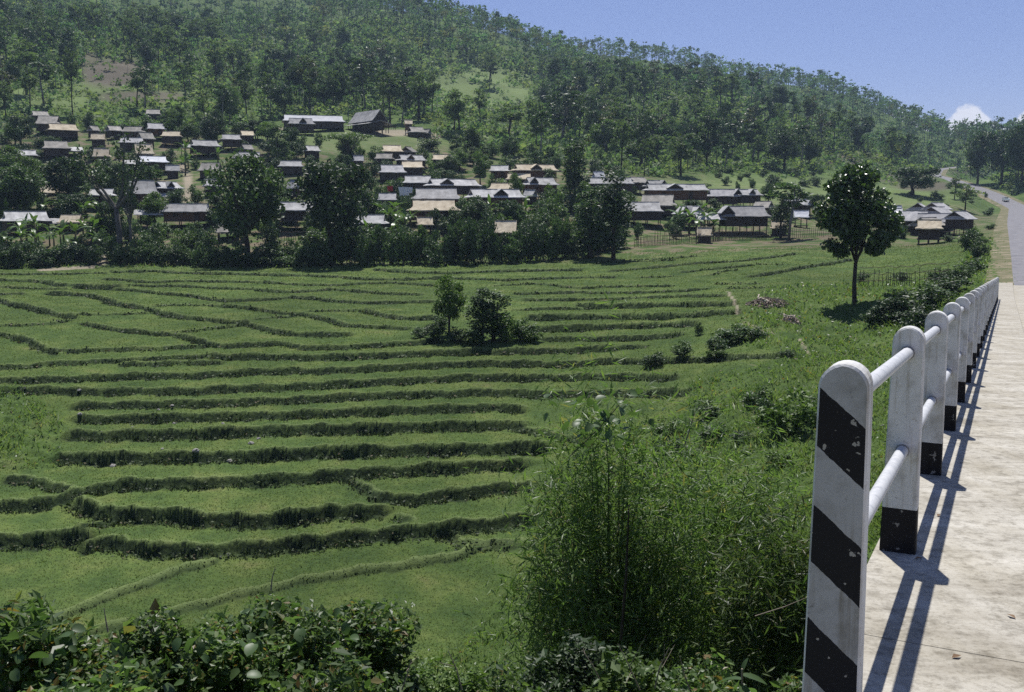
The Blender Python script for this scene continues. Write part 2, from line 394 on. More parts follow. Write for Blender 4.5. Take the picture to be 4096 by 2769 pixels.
def terrace(X, Y):
    """height offset and bank/lip weights of the terraces at plan points"""
    off = np.zeros_like(X); ris = np.zeros_like(X); lip = np.zeros_like(X)
    for pl, hh, L, is_b in edges:
        m = (Y > pl[:, 1].min()-7) & (Y < pl[:, 1].max()+7) & (X > pl[:, 0].min()-3) & (X < pl[:, 0].max()+3)
        idx = np.nonzero(m)[0]
        if not len(idx): continue
        x, y = X[idx], Y[idx]; best = np.full(len(idx), 1e9); sd = np.zeros(len(idx)); hv = np.zeros(len(idx)); ext = np.zeros(len(idx))
        for k in range(len(pl)-1):
            a, b = pl[k], pl[k+1]; d = b-a; L2 = d@d+1e-9
            t = ((x-a[0])*d[0]+(y-a[1])*d[1])/L2; tc = np.clip(t, 0, 1)
            ex, ey = x-a[0]-tc*d[0], y-a[1]-tc*d[1]; dd = np.hypot(ex, ey); q = dd < best
            s = (d[0]*(y-a[1])-d[1]*(x-a[0]))/math.sqrt(L2)
            best[q] = dd[q]; sd[q] = (np.sign(s)*dd)[q]; hv[q] = (hh[k]+(hh[k+1]-hh[k])*tc)[q]
            over = np.zeros(len(idx))
            if k == 0: over = np.maximum(over, -t*math.sqrt(L2))
            if k == len(pl)-2: over = np.maximum(over, (t-1)*math.sqrt(L2))
            ext[q] = over[q]
        fade = 1-sstep(ext, 0, 1.6)
        s = sd + wob(x, y)
        if is_b:
            off[idx] += .24*np.exp(-(s/.30)**2)*fade; lip[idx] = np.maximum(lip[idx], np.exp(-(s/.35)**2)*fade)
            ris[idx] = np.maximum(ris[idx], .75*np.exp(-((s+.42)/.16)**2)*fade)
        else:
            off[idx] += np.clip(s/.11, -1, 1)*hv*.5*np.maximum(0, 1-np.abs(s)/L)*fade + .07*np.exp(-((s-.26)/.14)**2)*fade
            w = (.30+.16*hv)*(1+.35*np.sin(x*.8+y*.5)*np.sin(x*.31-1)); thinr = .84+.16*sstep(np.sin(x*.53+y*.9)+.8*np.sin(x*1.37-y*.4), -.9, .2)
            ris[idx] = np.maximum(ris[idx], np.where(s > .09, np.exp(-((s-.09)/.04)**2), np.where(s > -w, 1.0, np.exp(-((s+w)/.12)**2)))*fade*thinr*np.clip(hv/.25, .55, 1))
            lip[idx] = np.maximum(lip[idx], np.exp(-((s-.27)/.15)**2)*fade)
    return off, ris, lip
def in_poly(u, v, poly):
    poly = np.array(poly, float); r = np.zeros(u.shape, bool); n = len(poly)
    for i in range(n):
        x0, y0 = poly[i]; x1, y1 = poly[(i+1) % n]
        c = ((y0 > v) != (y1 > v)); r ^= c & (u < (x1-x0)*(v-y0)/((y1-y0)+1e-12)+x0)
    return r
FIELD = [(-300,268.5),(350,268.5),(470,267),(560,262),(600,253),(640,247),(700,241),(850,239),(965,238),(960,278),(850,284),(765,288),(742,318),(720,342),(780,352),(775,362),(690,380),(688,412),(640,425),(585,436),(548,470),(535,520),(530,560),(460,650),(300,700),(-300,700)]
WILD = [(-300,385),(20,388),(45,402),(62,420),(60,440),(62,468),(-300,470)]
TRAMP = [(660,270),(735,277),(728,310),(742,335),(700,352),(660,352)]
def blob(u, v, cx, cy, rx, ry, e=.35):
    return 1-sstep(np.hypot((u-cx)/rx, (v-cy)/ry), 1-e, 1+e)
def pathw(u, v, pts, w):
    pts = np.array(pts, float); best = np.full(u.shape, 1e9)
    for a, b in zip(pts[:-1], pts[1:]):
        d = b-a; t = np.clip(((u-a[0])*d[0]+(v-a[1])*d[1])/(d@d), 0, 1)
        best = np.minimum(best, np.hypot(u-a[0]-t*d[0], (v-a[1]-t*d[1])*1.6))
    return 1-sstep(best, w*.5, w*1.3)
def ground_masks(X, Y, Z):
    u, v = project(X, Y, Z)
    near = (Y > 30) & (Y < 175)
    field = (in_poly(u, v, FIELD) & near & ~in_poly(u, v, WILD)).astype(float)
    path = np.maximum.reduce([
        pathw(u, v, [(728,292),(735,303),(738,312)], 1.6), pathw(u, v, [(745,322),(760,330),(775,334)], 1.2), pathw(u, v, [(800,340),(806,350),(810,356)], 1.4),
        pathw(u, v, [(40,270),(70,268.5),(95,267),(108,262)], 2.2), pathw(u, v, [(100,262),(104,258)], 4),
        pathw(u, v, [(183,166),(188,178),(188,190),(186,204)], 4.2), blob(u, v, 108, 233, 16, 4),
        blob(u, v, 392, 133, 38, 3.2), blob(u, v, 430, 136, 12, 3), blob(u, v, 290,129,25,1.6)])
    burnt = np.maximum.reduce([blob(u, v, 116, 73, 38, 15), .8*blob(u, v, 85, 58, 20, 9), .9*blob(u, v, 145, 97, 48, 6), blob(u, v, 528, 123, 26, 8), .6*blob(u, v, 690, 140, 30, 5), blob(u, v, 845, 160, 38, 6), blob(u, v, 905,178,30,5), .9*blob(u, v, 925, 186, 30, 5), .6*blob(u,v,960,172,14,3)])
    clear = np.maximum.reduce([blob(u, v, 480, 88, 62, 30), .9*blob(u, v, 60, 95, 90, 16), .8*blob(u, v, 170, 100, 60, 14), .9*blob(u, v, 330, 140, 110, 12), .9*blob(u, v, 760, 190, 120, 14), .8*blob(u, v, 900, 195, 70, 12)])
    vill = sstep(Y, 138, 150)*(1-sstep(Y, 250, 300))*(v > 120)
    return u, v, field, path, burnt, clear, vill

def ground_mat(name):
    m, nt, n, l, b = new_mat(name)
    tc = n.new('ShaderNodeTexCoord'); P_ = tc.outputs['Object']
    fine = noise(n, l, 5.0, 5, P_, .75); mid = noise(n, l, .35, 4, P_); big = noise(n, l, .05, 4, P_)
    rice = ramp(n, [(0.28, (.048, .086, .027)), (0.5, (.080, .124, .035)), (0.64, (.112, .150, .045)), (0.78, (.155, .160, .066))]); l.new(mid.outputs['Fac'], rice.inputs[0])
    wild = ramp(n, [(0.3, (.045, .080, .022)), (0.55, (.080, .125, .034)), (0.75, (.120, .150, .050))]); l.new(mid.outputs['Fac'], wild.inputs[0])
    bank = ramp(n, [(0.34, (.009, .016, .008)), (0.48, (.019, .032, .013)), (0.58, (.036, .054, .020)), (0.68, (.070, .084, .038)), (0.76, (.125, .105, .075))]); bkn = noise(n, l, 1.7, 7, P_, .8); l.new(bkn.outputs['Fac'], bank.inputs[0])  # dark weedy bank colour, with the shade of the camera-facing banks painted in
    soil = ramp(n, [(0.3, (.070, .066, .048)), (0.7, (.15, .128, .098))]); l.new(fine.outputs['Fac'], soil.inputs[0])
    dirt = ramp(n, [(0.3, (.22, .18, .13)), (0.7, (.36, .31, .24))]); l.new(fine.outputs['Fac'], dirt.inputs[0])
    lipc = (.150, .195, .075)
    spk = noise(n, l, 3.2, 8, P_, .85); sr = ramp(n, [(0.32, (.58, .60, .62)), (0.5, (.95, .95, .9)), (0.66, (1.3, 1.25, 1.15))]); l.new(spk.outputs['Fac'], sr.inputs[0])
    rmx = n.new('ShaderNodeMix'); rmx.data_type = 'RGBA'; rmx.blend_type = 'MULTIPLY'; rmx.inputs[0].default_value = 1.0; l.new(rice.outputs[0], rmx.inputs[6]); l.new(sr.outputs[0], rmx.inputs[7])
    c = mixc(n, l, attr(n, 'field'), wild.outputs[0], rmx.outputs[2])
    vm = n.new('ShaderNodeMath'); vm.operation = 'MULTIPLY'; vr = ramp(n, [(0.45, (0, 0, 0)), (0.6, (1, 1, 1))]); l.new(mid.outputs['Fac'], vr.inputs[0]); l.new(vr.outputs[0], vm.inputs[0]); l.new(attr(n, 'village'), vm.inputs[1])
    c = mixc(n, l, vm.outputs[0], c, (.17, .14, .095))
    c = mixc(n, l, attr(n, 'lip'), c, lipc)
    c = mixc(n, l, attr(n, 'burnt'), c, soil.outputs[0])
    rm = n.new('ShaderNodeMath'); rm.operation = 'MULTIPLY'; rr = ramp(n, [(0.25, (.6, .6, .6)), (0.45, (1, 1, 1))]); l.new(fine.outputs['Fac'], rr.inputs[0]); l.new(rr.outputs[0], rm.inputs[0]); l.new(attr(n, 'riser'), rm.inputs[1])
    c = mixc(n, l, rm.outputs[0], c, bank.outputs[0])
    pm = n.new('ShaderNodeMath'); pm.operation = 'MULTIPLY'; pr = ramp(n, [(0.35, (.2, .2, .2)), (0.5, (1, 1, 1))]); l.new(fine.outputs['Fac'], pr.inputs[0]); l.new(pr.outputs[0], pm.inputs[0]); l.new(attr(n, 'path'), pm.inputs[1])
    c = mixc(n, l, pm.outputs[0], c, dirt.outputs[0])
    hs = n.new('ShaderNodeHueSaturation'); mr = n.new('ShaderNodeMapRange'); mr.inputs['From Min'].default_value = .3; mr.inputs['From Max'].default_value = .7; mr.inputs['To Min'].default_value = .78; mr.inputs['To Max'].default_value = 1.2
    l.new(big.outputs['Fac'], mr.inputs['Value']); l.new(mr.outputs[0], hs.inputs['Value']); l.new(c, hs.inputs['Color'])
    l.new(hs.outputs[0], b.inputs['Base Color']); b.inputs['Roughness'].default_value = .95; b.inputs['Specular IOR Level'].default_value = .1
    bump(n, l, b, fine.outputs['Fac'], .9, .12)
    return m
M_GROUND = ground_mat('valley_ground')
def grid_faces(nr, nc):
    i = np.arange(nr*nc).reshape(nr, nc)
    return np.stack([i[:-1, :-1], i[:-1, 1:], i[1:, 1:], i[1:, :-1]], -1).reshape(-1, 4)
def steps(segs):
    out = [segs[0][0]]
    for a, b, d0, d1 in segs:
        y = a
        while y < b:
            y += d0+(d1-d0)*(y-a)/(b-a); out.append(min(y, b))
    return np.array(out)
acoarse = np.linspace(.575, 1.25, 18)[1:]
AF = np.r_[-acoarse[::-1], np.arange(-.575, .576, .0027), acoarse]
YF = steps([(1.0, 6, .35, .5), (6, 34, .5, .35), (34, 75, .13, .18), (75, 120, .18, .28), (120, 167, .28, .4)])
AX, YX = np.meshgrid(AF, YF); XX = (AX*YX).ravel(); YY = YX.ravel()
ZZ = zbase(XX, YY); off, ris, lip = terrace(XX, YY)
u_, v_, field_, path_, burnt_, clear_, vill_ = ground_masks(XX, YY, ZZ)
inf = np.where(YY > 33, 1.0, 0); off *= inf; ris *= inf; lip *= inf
ZV = ZZ+off
def tussock(X, Y): return .07*np.sin(X*4.3+1.7*np.sin(Y*1.9))+.06*np.sin(Y*6.1+X*2.7)+.05*np.sin(X*11.3-Y*8.1)
ZV += (1-field_)*tussock(XX, YY)*sstep(YY, 5, 12)
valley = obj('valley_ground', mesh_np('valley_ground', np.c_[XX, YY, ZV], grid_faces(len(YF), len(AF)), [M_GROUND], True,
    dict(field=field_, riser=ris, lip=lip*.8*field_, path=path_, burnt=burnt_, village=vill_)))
kind(valley, 'structure', 'terraced green rice fields and grassy valley floor below the village')
ZVg = ZV.reshape(len(YF), len(AF)); RISg = ris.reshape(ZVg.shape); FLDg = field_.reshape(ZVg.shape); LIPg = lip.reshape(ZVg.shape); PTHg = path_.reshape(ZVg.shape)
def vsample(tab, X, Y):
    i = np.clip(np.searchsorted(YF, Y)-1, 0, len(YF)-2); j = np.clip(np.searchsorted(AF, X/Y)-1, 0, len(AF)-2)
    fi = np.clip((Y-YF[i])/(YF[i+1]-YF[i]), 0, 1); fj = np.clip((X/Y-AF[j])/(AF[j+1]-AF[j]), 0, 1)
    return tab[i, j]*(1-fi)*(1-fj)+tab[i+1, j]*fi*(1-fj)+tab[i, j+1]*(1-fi)*fj+tab[i+1, j+1]*fi*fj
AH = np.r_[np.linspace(-1.25, -.6, 14), np.linspace(-.595, .6, 300), np.linspace(.61, 1.25, 14)]
YH = steps([(165.0, 320, .9, 1.6), (320, 1000, 2.2, 7), (1000, 1500, 15, 30)])
AX, YX = np.meshgrid(AH, YH); XH = (AX*YX).ravel(); YHf = YX.ravel(); ZH = zbase(XH, YHf)
ZH = ZH - .25*(1-sstep(YHf, 165.5, 167))
uh, vh, fh, ph, bh, ch, vlh = ground_masks(XH, YHf, ZH)
zero = np.zeros(len(XH))
hill = obj('hillside', mesh_np('hillside', np.c_[XH, YHf, ZH], grid_faces(len(YH), len(AH)), [M_GROUND], True,
    dict(field=zero, riser=zero, lip=.75*ch, path=ph, burnt=bh, village=vlh)))
kind(hill, 'structure', 'green wooded hillside rising behind the village')
def gz(X, Y):
    X = np.atleast_1d(np.asarray(X, float)); Y = np.atleast_1d(np.asarray(Y, float))
    return np.where(Y < 166, vsample(ZVg, X, Y), zbase(X, Y))
# behind and beside the camera the land goes on
me = mesh_np('far_ground', np.array([[-4000, -4000, -4], [4000, -4000, -4], [4000, 4000, -4], [-4000, 4000, -4]], float), np.array([[0, 1, 2, 3]]), [M_GROUND])
fg = obj('plain_ground', me); kind(fg, 'structure', 'low green land all around the valley')

# ------------------------------------------------------------------ bridge, road, railing, car
def bpt(s, l, z=0.0):                      # point over the deck: s along the bridge, l to the right, z above the sidewalk
    q = BD*s + BN*l; sag = 0.00055*max(0, s-55)**2
    return (float(q[0]), float(q[1]), CZ - EYE + BS*s + sag + z)
def concrete_mat():
    m, nt, n, l, b = new_mat('weathered_concrete')
    tc = n.new('ShaderNodeTexCoord'); P_ = tc.outputs['Object']
    mp = n.new('ShaderNodeMapping'); mp.inputs['Rotation'].default_value = (0, 0, BA); mp.inputs['Scale'].default_value = (1.0, .35, 1); l.new(P_, mp.inputs[0])
    mpb = n.new('ShaderNodeMapping'); mpb.inputs['Rotation'].default_value = (0, 0, BA); mpb.inputs['Scale'].default_value = (.35, 1.6, 1); l.new(P_, mpb.inputs[0])
    big = noise(n, l, 1.6, 6, mpb.outputs[0], .7); fine = noise(n, l, 38, 5, P_, .8); sp_ = noise(n, l, 11, 6, P_, .75); streak = noise(n, l, 3.0, 4, mp.outputs[0])
    r = ramp(n, [(0.28, (.27, .245, .20)), (0.45, (.42, .395, .335)), (0.72, (.55, .525, .46))]); l.new(big.outputs['Fac'], r.inputs[0])
    r2 = ramp(n, [(0.35, (.30, .28, .245)), (0.52, (1, 1, 1))]); l.new(sp_.outputs['Fac'], r2.inputs[0])
    r3 = ramp(n, [(0.3, (.62, .6, .56)), (0.5, (1, 1, 1))]); l.new(fine.outputs['Fac'], r3.inputs[0])
    r4 = ramp(n, [(0.35, (.80, .78, .73)), (0.6, (1, 1, 1))]); l.new(streak.outputs['Fac'], r4.inputs[0])
    c = r.outputs[0]
    for q, f in ((r2.outputs[0], .6), (r3.outputs[0], .85), (r4.outputs[0], .95)):
        mm = n.new('ShaderNodeMix'); mm.data_type = 'RGBA'; mm.blend_type = 'MULTIPLY'; mm.inputs[0].default_value = f
        l.new(c, mm.inputs[6]); l.new(q, mm.inputs[7]); c = mm.outputs[2]
    l.new(c, b.inputs['Base Color']); b.inputs['Roughness'].default_value = .9; b.inputs['Specular IOR Level'].default_value = .2
    bump(n, l, b, fine.outputs['Fac'], .5, .01)
    return m
M_CONC = concrete_mat()
M_ASPH = mat_noise('asphalt', (.13, .13, .14), (.19, .185, .195), .9, .9, .2, .01, .2, (.24, .235, .235))
def paint_mat(name, base, stripes=False):
    m, nt, n, l, b = new_mat(name)
    tc = n.new('ShaderNodeTexCoord'); P_ = tc.outputs['Object']
    fine = noise(n, l, 45, 5, P_, .7); grime = noise(n, l, 6, 5, P_, .65); chip = noise(n, l, 19, 3, P_, .6)
    oi = n.new('ShaderNodeObjectInfo'); add = n.new('ShaderNodeVectorMath'); add.operation = 'ADD'
    cmb = n.new('ShaderNodeCombineXYZ'); mu = n.new('ShaderNodeMath'); mu.operation = 'MULTIPLY'; mu.inputs[1].default_value = 37.0
    l.new(oi.outputs['Random'], mu.inputs[0]); l.new(mu.outputs[0], cmb.inputs[0]); l.new(mu.outputs[0], cmb.inputs[2])
    l.new(P_, add.inputs[0]); l.new(cmb.outputs[0], add.inputs[1])
    for q in (fine, grime, chip): l.new(add.outputs[0], q.inputs['Vector'])
    g = ramp(n, [(0.32, (.52, .50, .45)), (0.5, (.93, .93, .92)), (0.7, (1, 1, 1))]); l.new(grime.outputs['Fac'], g.inputs[0])
    mm = n.new('ShaderNodeMix'); mm.data_type = 'RGBA'; mm.blend_type = 'MULTIPLY'; mm.inputs[0].default_value = .75; mm.inputs[6].default_value = (*base, 1); l.new(g.outputs[0], mm.inputs[7])
    c = mm.outputs[2]
    dm_ = n.new('ShaderNodeMapping'); dm_.inputs['Scale'].default_value = (26, 26, 1.6); l.new(add.outputs[0], dm_.inputs[0]); drip = noise(n, l, 1.0, 4, dm_.outputs[0]); dr = ramp(n, [(0.33, (.62, .57, .49)), (0.46, (1, 1, 1))]); l.new(drip.outputs['Fac'], dr.inputs[0])
    m0 = n.new('ShaderNodeMix'); m0.data_type = 'RGBA'; m0.blend_type = 'MULTIPLY'; m0.inputs[0].default_value = .7; l.new(c, m0.inputs[6]); l.new(dr.outputs[0], m0.inputs[7]); c = m0.outputs[2]
    sp_ = ramp(n, [(0.27, (.25, .23, .2)), (0.36, (1, 1, 1))]); l.new(fine.outputs['Fac'], sp_.inputs[0])
    m2 = n.new('ShaderNodeMix'); m2.data_type = 'RGBA'; m2.blend_type = 'MULTIPLY'; m2.inputs[0].default_value = .8; l.new(c, m2.inputs[6]); l.new(sp_.outputs[0], m2.inputs[7]); c = m2.outputs[2]
    chipf = ramp(n, [(0.635, (0, 0, 0)), (0.65, (1, 1, 1))]); l.new(chip.outputs['Fac'], chipf.inputs[0])
    if stripes:
        sx = n.new('ShaderNodeSeparateXYZ'); l.new(P_, sx.inputs[0])
        def M(op, a, b_=None):
            k = n.new('ShaderNodeMath'); k.operation = op
            for i, q in enumerate((a, b_)):
                if q is None: continue
                if isinstance(q, (int, float)): k.inputs[i].default_value = q
                else: l.new(q, k.inputs[i])
            return k.outputs[0]
        wv = noise(n, l, 30, 2, P_)
        q = M('ADD', M('ADD', sx.outputs[2], M('MULTIPLY', M('ADD', sx.outputs[0], .08), .84)), M('MULTIPLY', M('SUBTRACT', wv.outputs['Fac'], .5), .012))
        d = M('SUBTRACT', 1.10, q)
        blk = M('MULTIPLY', M('LESS_THAN', M('MODULO', d, .37), .185), M('GREATER_THAN', d, 0.0))
        bc = mixc(n, l, chipf.outputs[0], (.011, .011, .013), (.30, .29, .26))
        c = mixc(n, l, blk, c, bc)
    else:
        c = mixc(n, l, M_chip(n, l, chipf), c, (.42, .40, .36)) if base[0] > .3 else mixc(n, l, chipf.outputs[0], c, (.2, .19, .17))
    l.new(c, b.inputs['Base Color']); b.inputs['Roughness'].default_value = .75; b.inputs['Specular IOR Level'].default_value = .25
    bump(n, l, b, fine.outputs['Fac'], .35, .006)
    return m
def M_chip(n, l, chipf):
    k = n.new('ShaderNodeMath'); k.operation = 'MULTIPLY'; k.inputs[1].default_value = .6; l.new(chipf.outputs[0], k.inputs[0]); return k.outputs[0]
M_WHITE = paint_mat('chipped_white_paint', (.63, .63, .62)); M_BLACK = paint_mat('black_paint', (.014, .013, .014)); M_STRIPE = paint_mat('striped_paint', (.38, .385, .385), True)
M_PIPE = mat_noise('galvanised_pipe', (.36, .37, .39), (.50, .51, .52), 22, .6, .15, .004, .4, (.56, .56, .56))

def strip(name, rows, mat, thick=0.3):
    """a slab along the bridge: rows of (s, [(l, z) ...])"""
    mb = MB(); n = len(rows[0][1])
    top = [[bpt(s, l, z) for l, z in pr] for s, pr in rows]
    vs = [p for r in top for p in r]; fs = []
    for i in range(len(rows)-1):
        for j in range(n-1): fs.append((i*n+j, i*n+j+1, (i+1)*n+j+1, (i+1)*n+j))
    mb.add(vs, fs); mb.add([(p[0], p[1], p[2]-thick) for p in vs], [f[::-1] for f in fs])
    o = len(vs)
    for i in range(len(rows)-1):
        mb.f.append((i*n, (i+1)*n, (i+1)*n+o, i*n+o)); mb.f.append((i*n+n-1, i*n+n-1+o, (i+1)*n+n-1+o, (i+1)*n+n-1)); mb.m += [0, 0]
    for i in (0, len(rows)-1):
        for j in range(n-1): mb.f.append((i*n+j, i*n+j+1, i*n+j+1+o, i*n+j+o)); mb.m.append(0)
    return mb.mesh(name, mat)
bridge = thing('bridge', 'pale concrete road bridge with raised footway beside the railing', 'bridge', bpt(0, 0))
bl = Vector(bpt(0, 0))
S_END = 88.0
ss = np.r_[np.arange(-7, 55, 6.0), np.arange(55, S_END+.1, 3.0)]
def under(o): o.parent = bridge; o.matrix_parent_inverse = Matrix.Translation(-bl); return o
# footway poured in slabs with narrow joints
seg = np.arange(-7, S_END, 5.5)
for a in seg:
    b_ = min(a+5.494, S_END)
    under(obj('footway_slab', strip('footway_slab', [(s, [(-.54, -.03), (-.53, 0), (.45, 0), (.47, -.02), (.475, -.17)]) for s in np.linspace(a, b_, 3)], M_CONC, .16)))
under(obj('deck', strip('deck', [(s, [(.3, -.18), (2, -.17), (5, -.14), (9.2, -.18)]) for s in ss], M_CONC, .4)))
under(obj('edge_beam', strip('edge_beam', [(s, [(-.50, -.17), (.4, -.17)]) for s in ss[ss < 60]], M_CONC, .62)))
for s in (14.0, 34.0, 54.0):
    mb = MB(); q = bpt(s, 4.3); mb.box((q[0], q[1], q[2]-5.2), (8.2, .7, 9.2), Matrix.Rotation(-BA, 3, 'Z')); under(obj('pier', mb.mesh('pier', M_CONC)))
# railing
def post_profile(z0, z1, H=1.165, wb=.087, wt=.074):
    def w(z): return wb+(wt-wb)*z/(H-wt)
    pts = [(-w(z0), z0), (w(z0), z0)]
    if z1 >= H:
        for k in range(0, 15):
            t = math.pi*k/14; pts.append((wt*math.cos(t), H-wt+wt*math.sin(t)))
    else: pts += [(w(z1), z1), (-w(z1), z1)]
    return pts
def post_mesh(name, pts, mats, thick=.105, front=0):
    mb = MB(); n = len(pts); c = Vector((sum(p[0] for p in pts)/n, 0, sum(p[1] for p in pts)/n)); e = .006
    rings = []
    for y, sc in ((-thick/2, 1), (-thick/2+e, 0), (thick/2-e, 0), (thick/2, 1)):
        r = []
        for x, z in pts:
            ix = x-(e if x > 0 else -e)*sc; iz = z-(e*sc if z > pts[0][1]+1e-4 and len(pts) > 5 and z > 1.0 else 0)
            r.append((ix, y, iz))
        rings.append(r)
    for r in rings: mb.v += r
    mb.f.append(tuple(range(n))); mb.m.append(front); mb.f.append(tuple(3*n+k for k in range(n))[::-1]); mb.m.append(front)
    for q in range(3):
        for k in range(n):
            k2 = (k+1) % n; mb.f.append((q*n+k, (q+1)*n+k, (q+1)*n+k2, q*n+k2)); mb.m.append(0)
    return mb.mesh(name, mats)
railing = thing('bridge_railing', 'white bridge railing of round-topped concrete posts joined by two pipes', 'railing', bpt(0, 0))
def onrail(o, s, l, z=0.0):
    o.parent = railing; o.location = Vector(bpt(s, l, z))-bl; o.rotation_euler.z = -BA; return o
upper_me = post_mesh('post', post_profile(.235, 1.165), [M_WHITE]); band_me = post_mesh('base_band', post_profile(0, .235), [M_BLACK]); stripe_me = post_mesh('striped_post', post_profile(0, 1.165), [M_WHITE, M_STRIPE], front=1)
LP = -.42; S1, DS, NP = 3.14, 2.2, 26
for i in range(NP):
    s = S1+DS*i
    if i == 0:
        o = onrail(obj('post', stripe_me), s, LP); o['label'] = 'end post painted with slanting black and white stripes'
    else:
        o = onrail(obj('post', upper_me), s, LP); c = obj('base_band', band_me, o); c['label'] = 'black painted foot of the post'
pipe = MB(); pipe.tube([(0, 0, 0), (0, DS-.09, 0)], .029, 12, cap=False); 
sl = math.atan(BS)
pm = pipe.mesh('rail', M_PIPE, True)
ring = MB(); ring.tube([(0, -.004, 0), (0, .012, 0)], .034, 12); rm = ring.mesh('collar', mat_noise('collar_cement', (.22, .21, .2), (.3, .29, .27), 30))
for i in range(NP-1):
    s = S1+DS*i+.045
    for zz in (1.035, .535):
        o = onrail(obj('rail', pm), s, LP, zz); o.rotation_euler = (0, 0, 0)
        o.rotation_euler = (Matrix.Rotation(-BA, 4, 'Z') @ Matrix.Rotation(sl, 4, 'X')).to_euler()
        c = obj('collar', rm, o, (0, DS-.102, 0))
# road beyond the bridge
def ribbon(P2, Z2, offs, lift):
    d = np.gradient(P2, axis=0); d /= np.linalg.norm(d, axis=1)[:, None]; nrm = np.c_[d[:, 1], -d[:, 0]]
    rows = [np.c_[P2+nrm*o, Z2+CZ+lift+q] for o, q in offs]
    v = np.stack(rows, 1).reshape(-1, 3); return v, grid_faces(len(P2), len(offs))
a0 = 7
v, f = ribbon(RP[a0:], RZ[a0:], [(-ROADW, -.05), (-ROADW*.5, .0), (0, .03), (ROADW*.5, 0), (ROADW, -.05)], .06)
road = obj('road', mesh_np('road', v, f, [M_ASPH], True)); kind(road, 'structure', 'grey asphalt road curving away beyond the bridge')
M_VERGE = mat_noise('sandy_verge', (.075, .105, .035), (.15, .14, .08), .5, .95, .5, .03, .1, (.30, .25, .18))
for sgn in (-1, 1):
    offs = [(sgn*(ROADW-.02), -.03), (sgn*(ROADW+1.0), -.06), (sgn*(ROADW+2.2), -.16)]
    if sgn < 0: offs = offs[::-1]
    v, f = ribbon(RP[a0:], RZ[a0:], offs, .04)
    o = obj('road_verge', mesh_np('road_verge', v, f, [M_VERGE], True)); kind(o, 'structure', 'sandy verge along the asphalt road')
# car far up the road
def flat(name, c, rough=.5, metallic=0, spec=.5):
    m, nt, n, l, b = new_mat(name); t = noise(n, l, 8, 3)
    r = ramp(n, [(0.3, tuple(x*.85 for x in c)), (0.7, c)]); l.new(t.outputs['Fac'], r.inputs[0]); l.new(r.outputs[0], b.inputs['Base Color'])
    b.inputs['Roughness'].default_value = rough; b.inputs['Metallic'].default_value = metallic; b.inputs['Specular IOR Level'].default_value = spec; return m
k = int(np.argmin(np.abs(RP[:, 1]-352))); dv = RP[k+1]-RP[k-1]; yaw = math.atan2(-dv[0], dv[1]); nn = np.array([dv[1], -dv[0]])/np.hypot(*dv)
cpz = RP[k]-nn*.2
car = thing('car', 'small pale car driving along the asphalt road', 'car', (cpz[0], cpz[1], RZ[k]+CZ+.1), yaw+math.pi)
def prism(prof, w0, w1=None):
    mb = MB(); n = len(prof); w1 = w1 or w0
    mb.v = [(-w0/2, y, z) for y, z in prof]+[(w0/2, y, z) for y, z in prof]; mb.f = [tuple(range(n))[::-1], tuple(n+i for i in range(n))]+[(i, (i+1) % n, n+(i+1) % n, n+i) for i in range(n)]; mb.m = [0]*len(mb.f); return mb
M_CAR = flat('car_paint', (.62, .72, .74), .3); M_GLASS = flat('dark_glass', (.02, .025, .03), .1); M_TYRE = flat('tyre', (.02, .02, .02), .8); M_LAMP = flat('lamp_glass', (.7, .7, .65), .2); M_CHROME = flat('chrome', (.6, .6, .6), .2, 1)
body = obj('body', prism([(2.05, .35), (2.1, .62), (1.95, .85), (.95, .95), (.45, 1.42), (-1.0, 1.45), (-1.75, 1.0), (-2.05, .9), (-2.1, .4)], 1.62).mesh('body', M_CAR), car)
obj('windscreen', prism([(.99, .96), (.52, 1.40), (.50, 1.40), (.95, .94)], 1.4).mesh('windscreen', M_GLASS), car, (0, .03, 0))
for sx in (-1, 1):
    mb = MB(); mb.add([(sx*.815, .75, .98), (sx*.815, .38, 1.36), (sx*.815, -.95, 1.38), (sx*.815, -1.45, 1.0)], [(0, 1, 2, 3)]); obj('side_window', mb.mesh('side_window', M_GLASS), car)
    mb = MB(); mb.tube([(sx*.6, 2.06, .66), (sx*.6, 2.13, .66)], .11, 10); obj('headlight', mb.mesh('headlight', M_LAMP), car)
    for y in (-1.3, 1.3):
        mb = MB(); mb.tube([(sx*.62, y, .31), (sx*.83, y, .31)], .31, 14); w = obj('wheel', mb.mesh('wheel', M_TYRE), car)
        mb = MB(); mb.tube([(sx*.83, y, .31), (sx*.845, y, .31)], .17, 10); obj('rim', mb.mesh('rim', M_CHROME), w)
mb = MB(); mb.box((0, 2.12, .45), (1.6, .1, .14)); obj('bumper', mb.mesh('bumper', M_CHROME), car)
# fallen leaves on the footway
M_DRY = flat('dry_leaf', (.20, .12, .06), .8)
for s, l, a in ((3.9, -.1, .4), (4.5, .12, 1.9), (3.2, -.02, 2.4), (6.2, -.28, .9), (5.2, -.33, .2)):
    mb = MB(); mb.add([(0, 0, .004), (.022, .012, .012), (.05, 0, .006), (.022, -.012, .010)], [(0, 1, 2, 3)])
    o = obj('fallen_leaf', mb.mesh('fallen_leaf', M_DRY), None, bpt(s, l), a); tag(o, 'curled brown leaf lying on the concrete footway', 'leaf', 'fallen leaves on the footway')

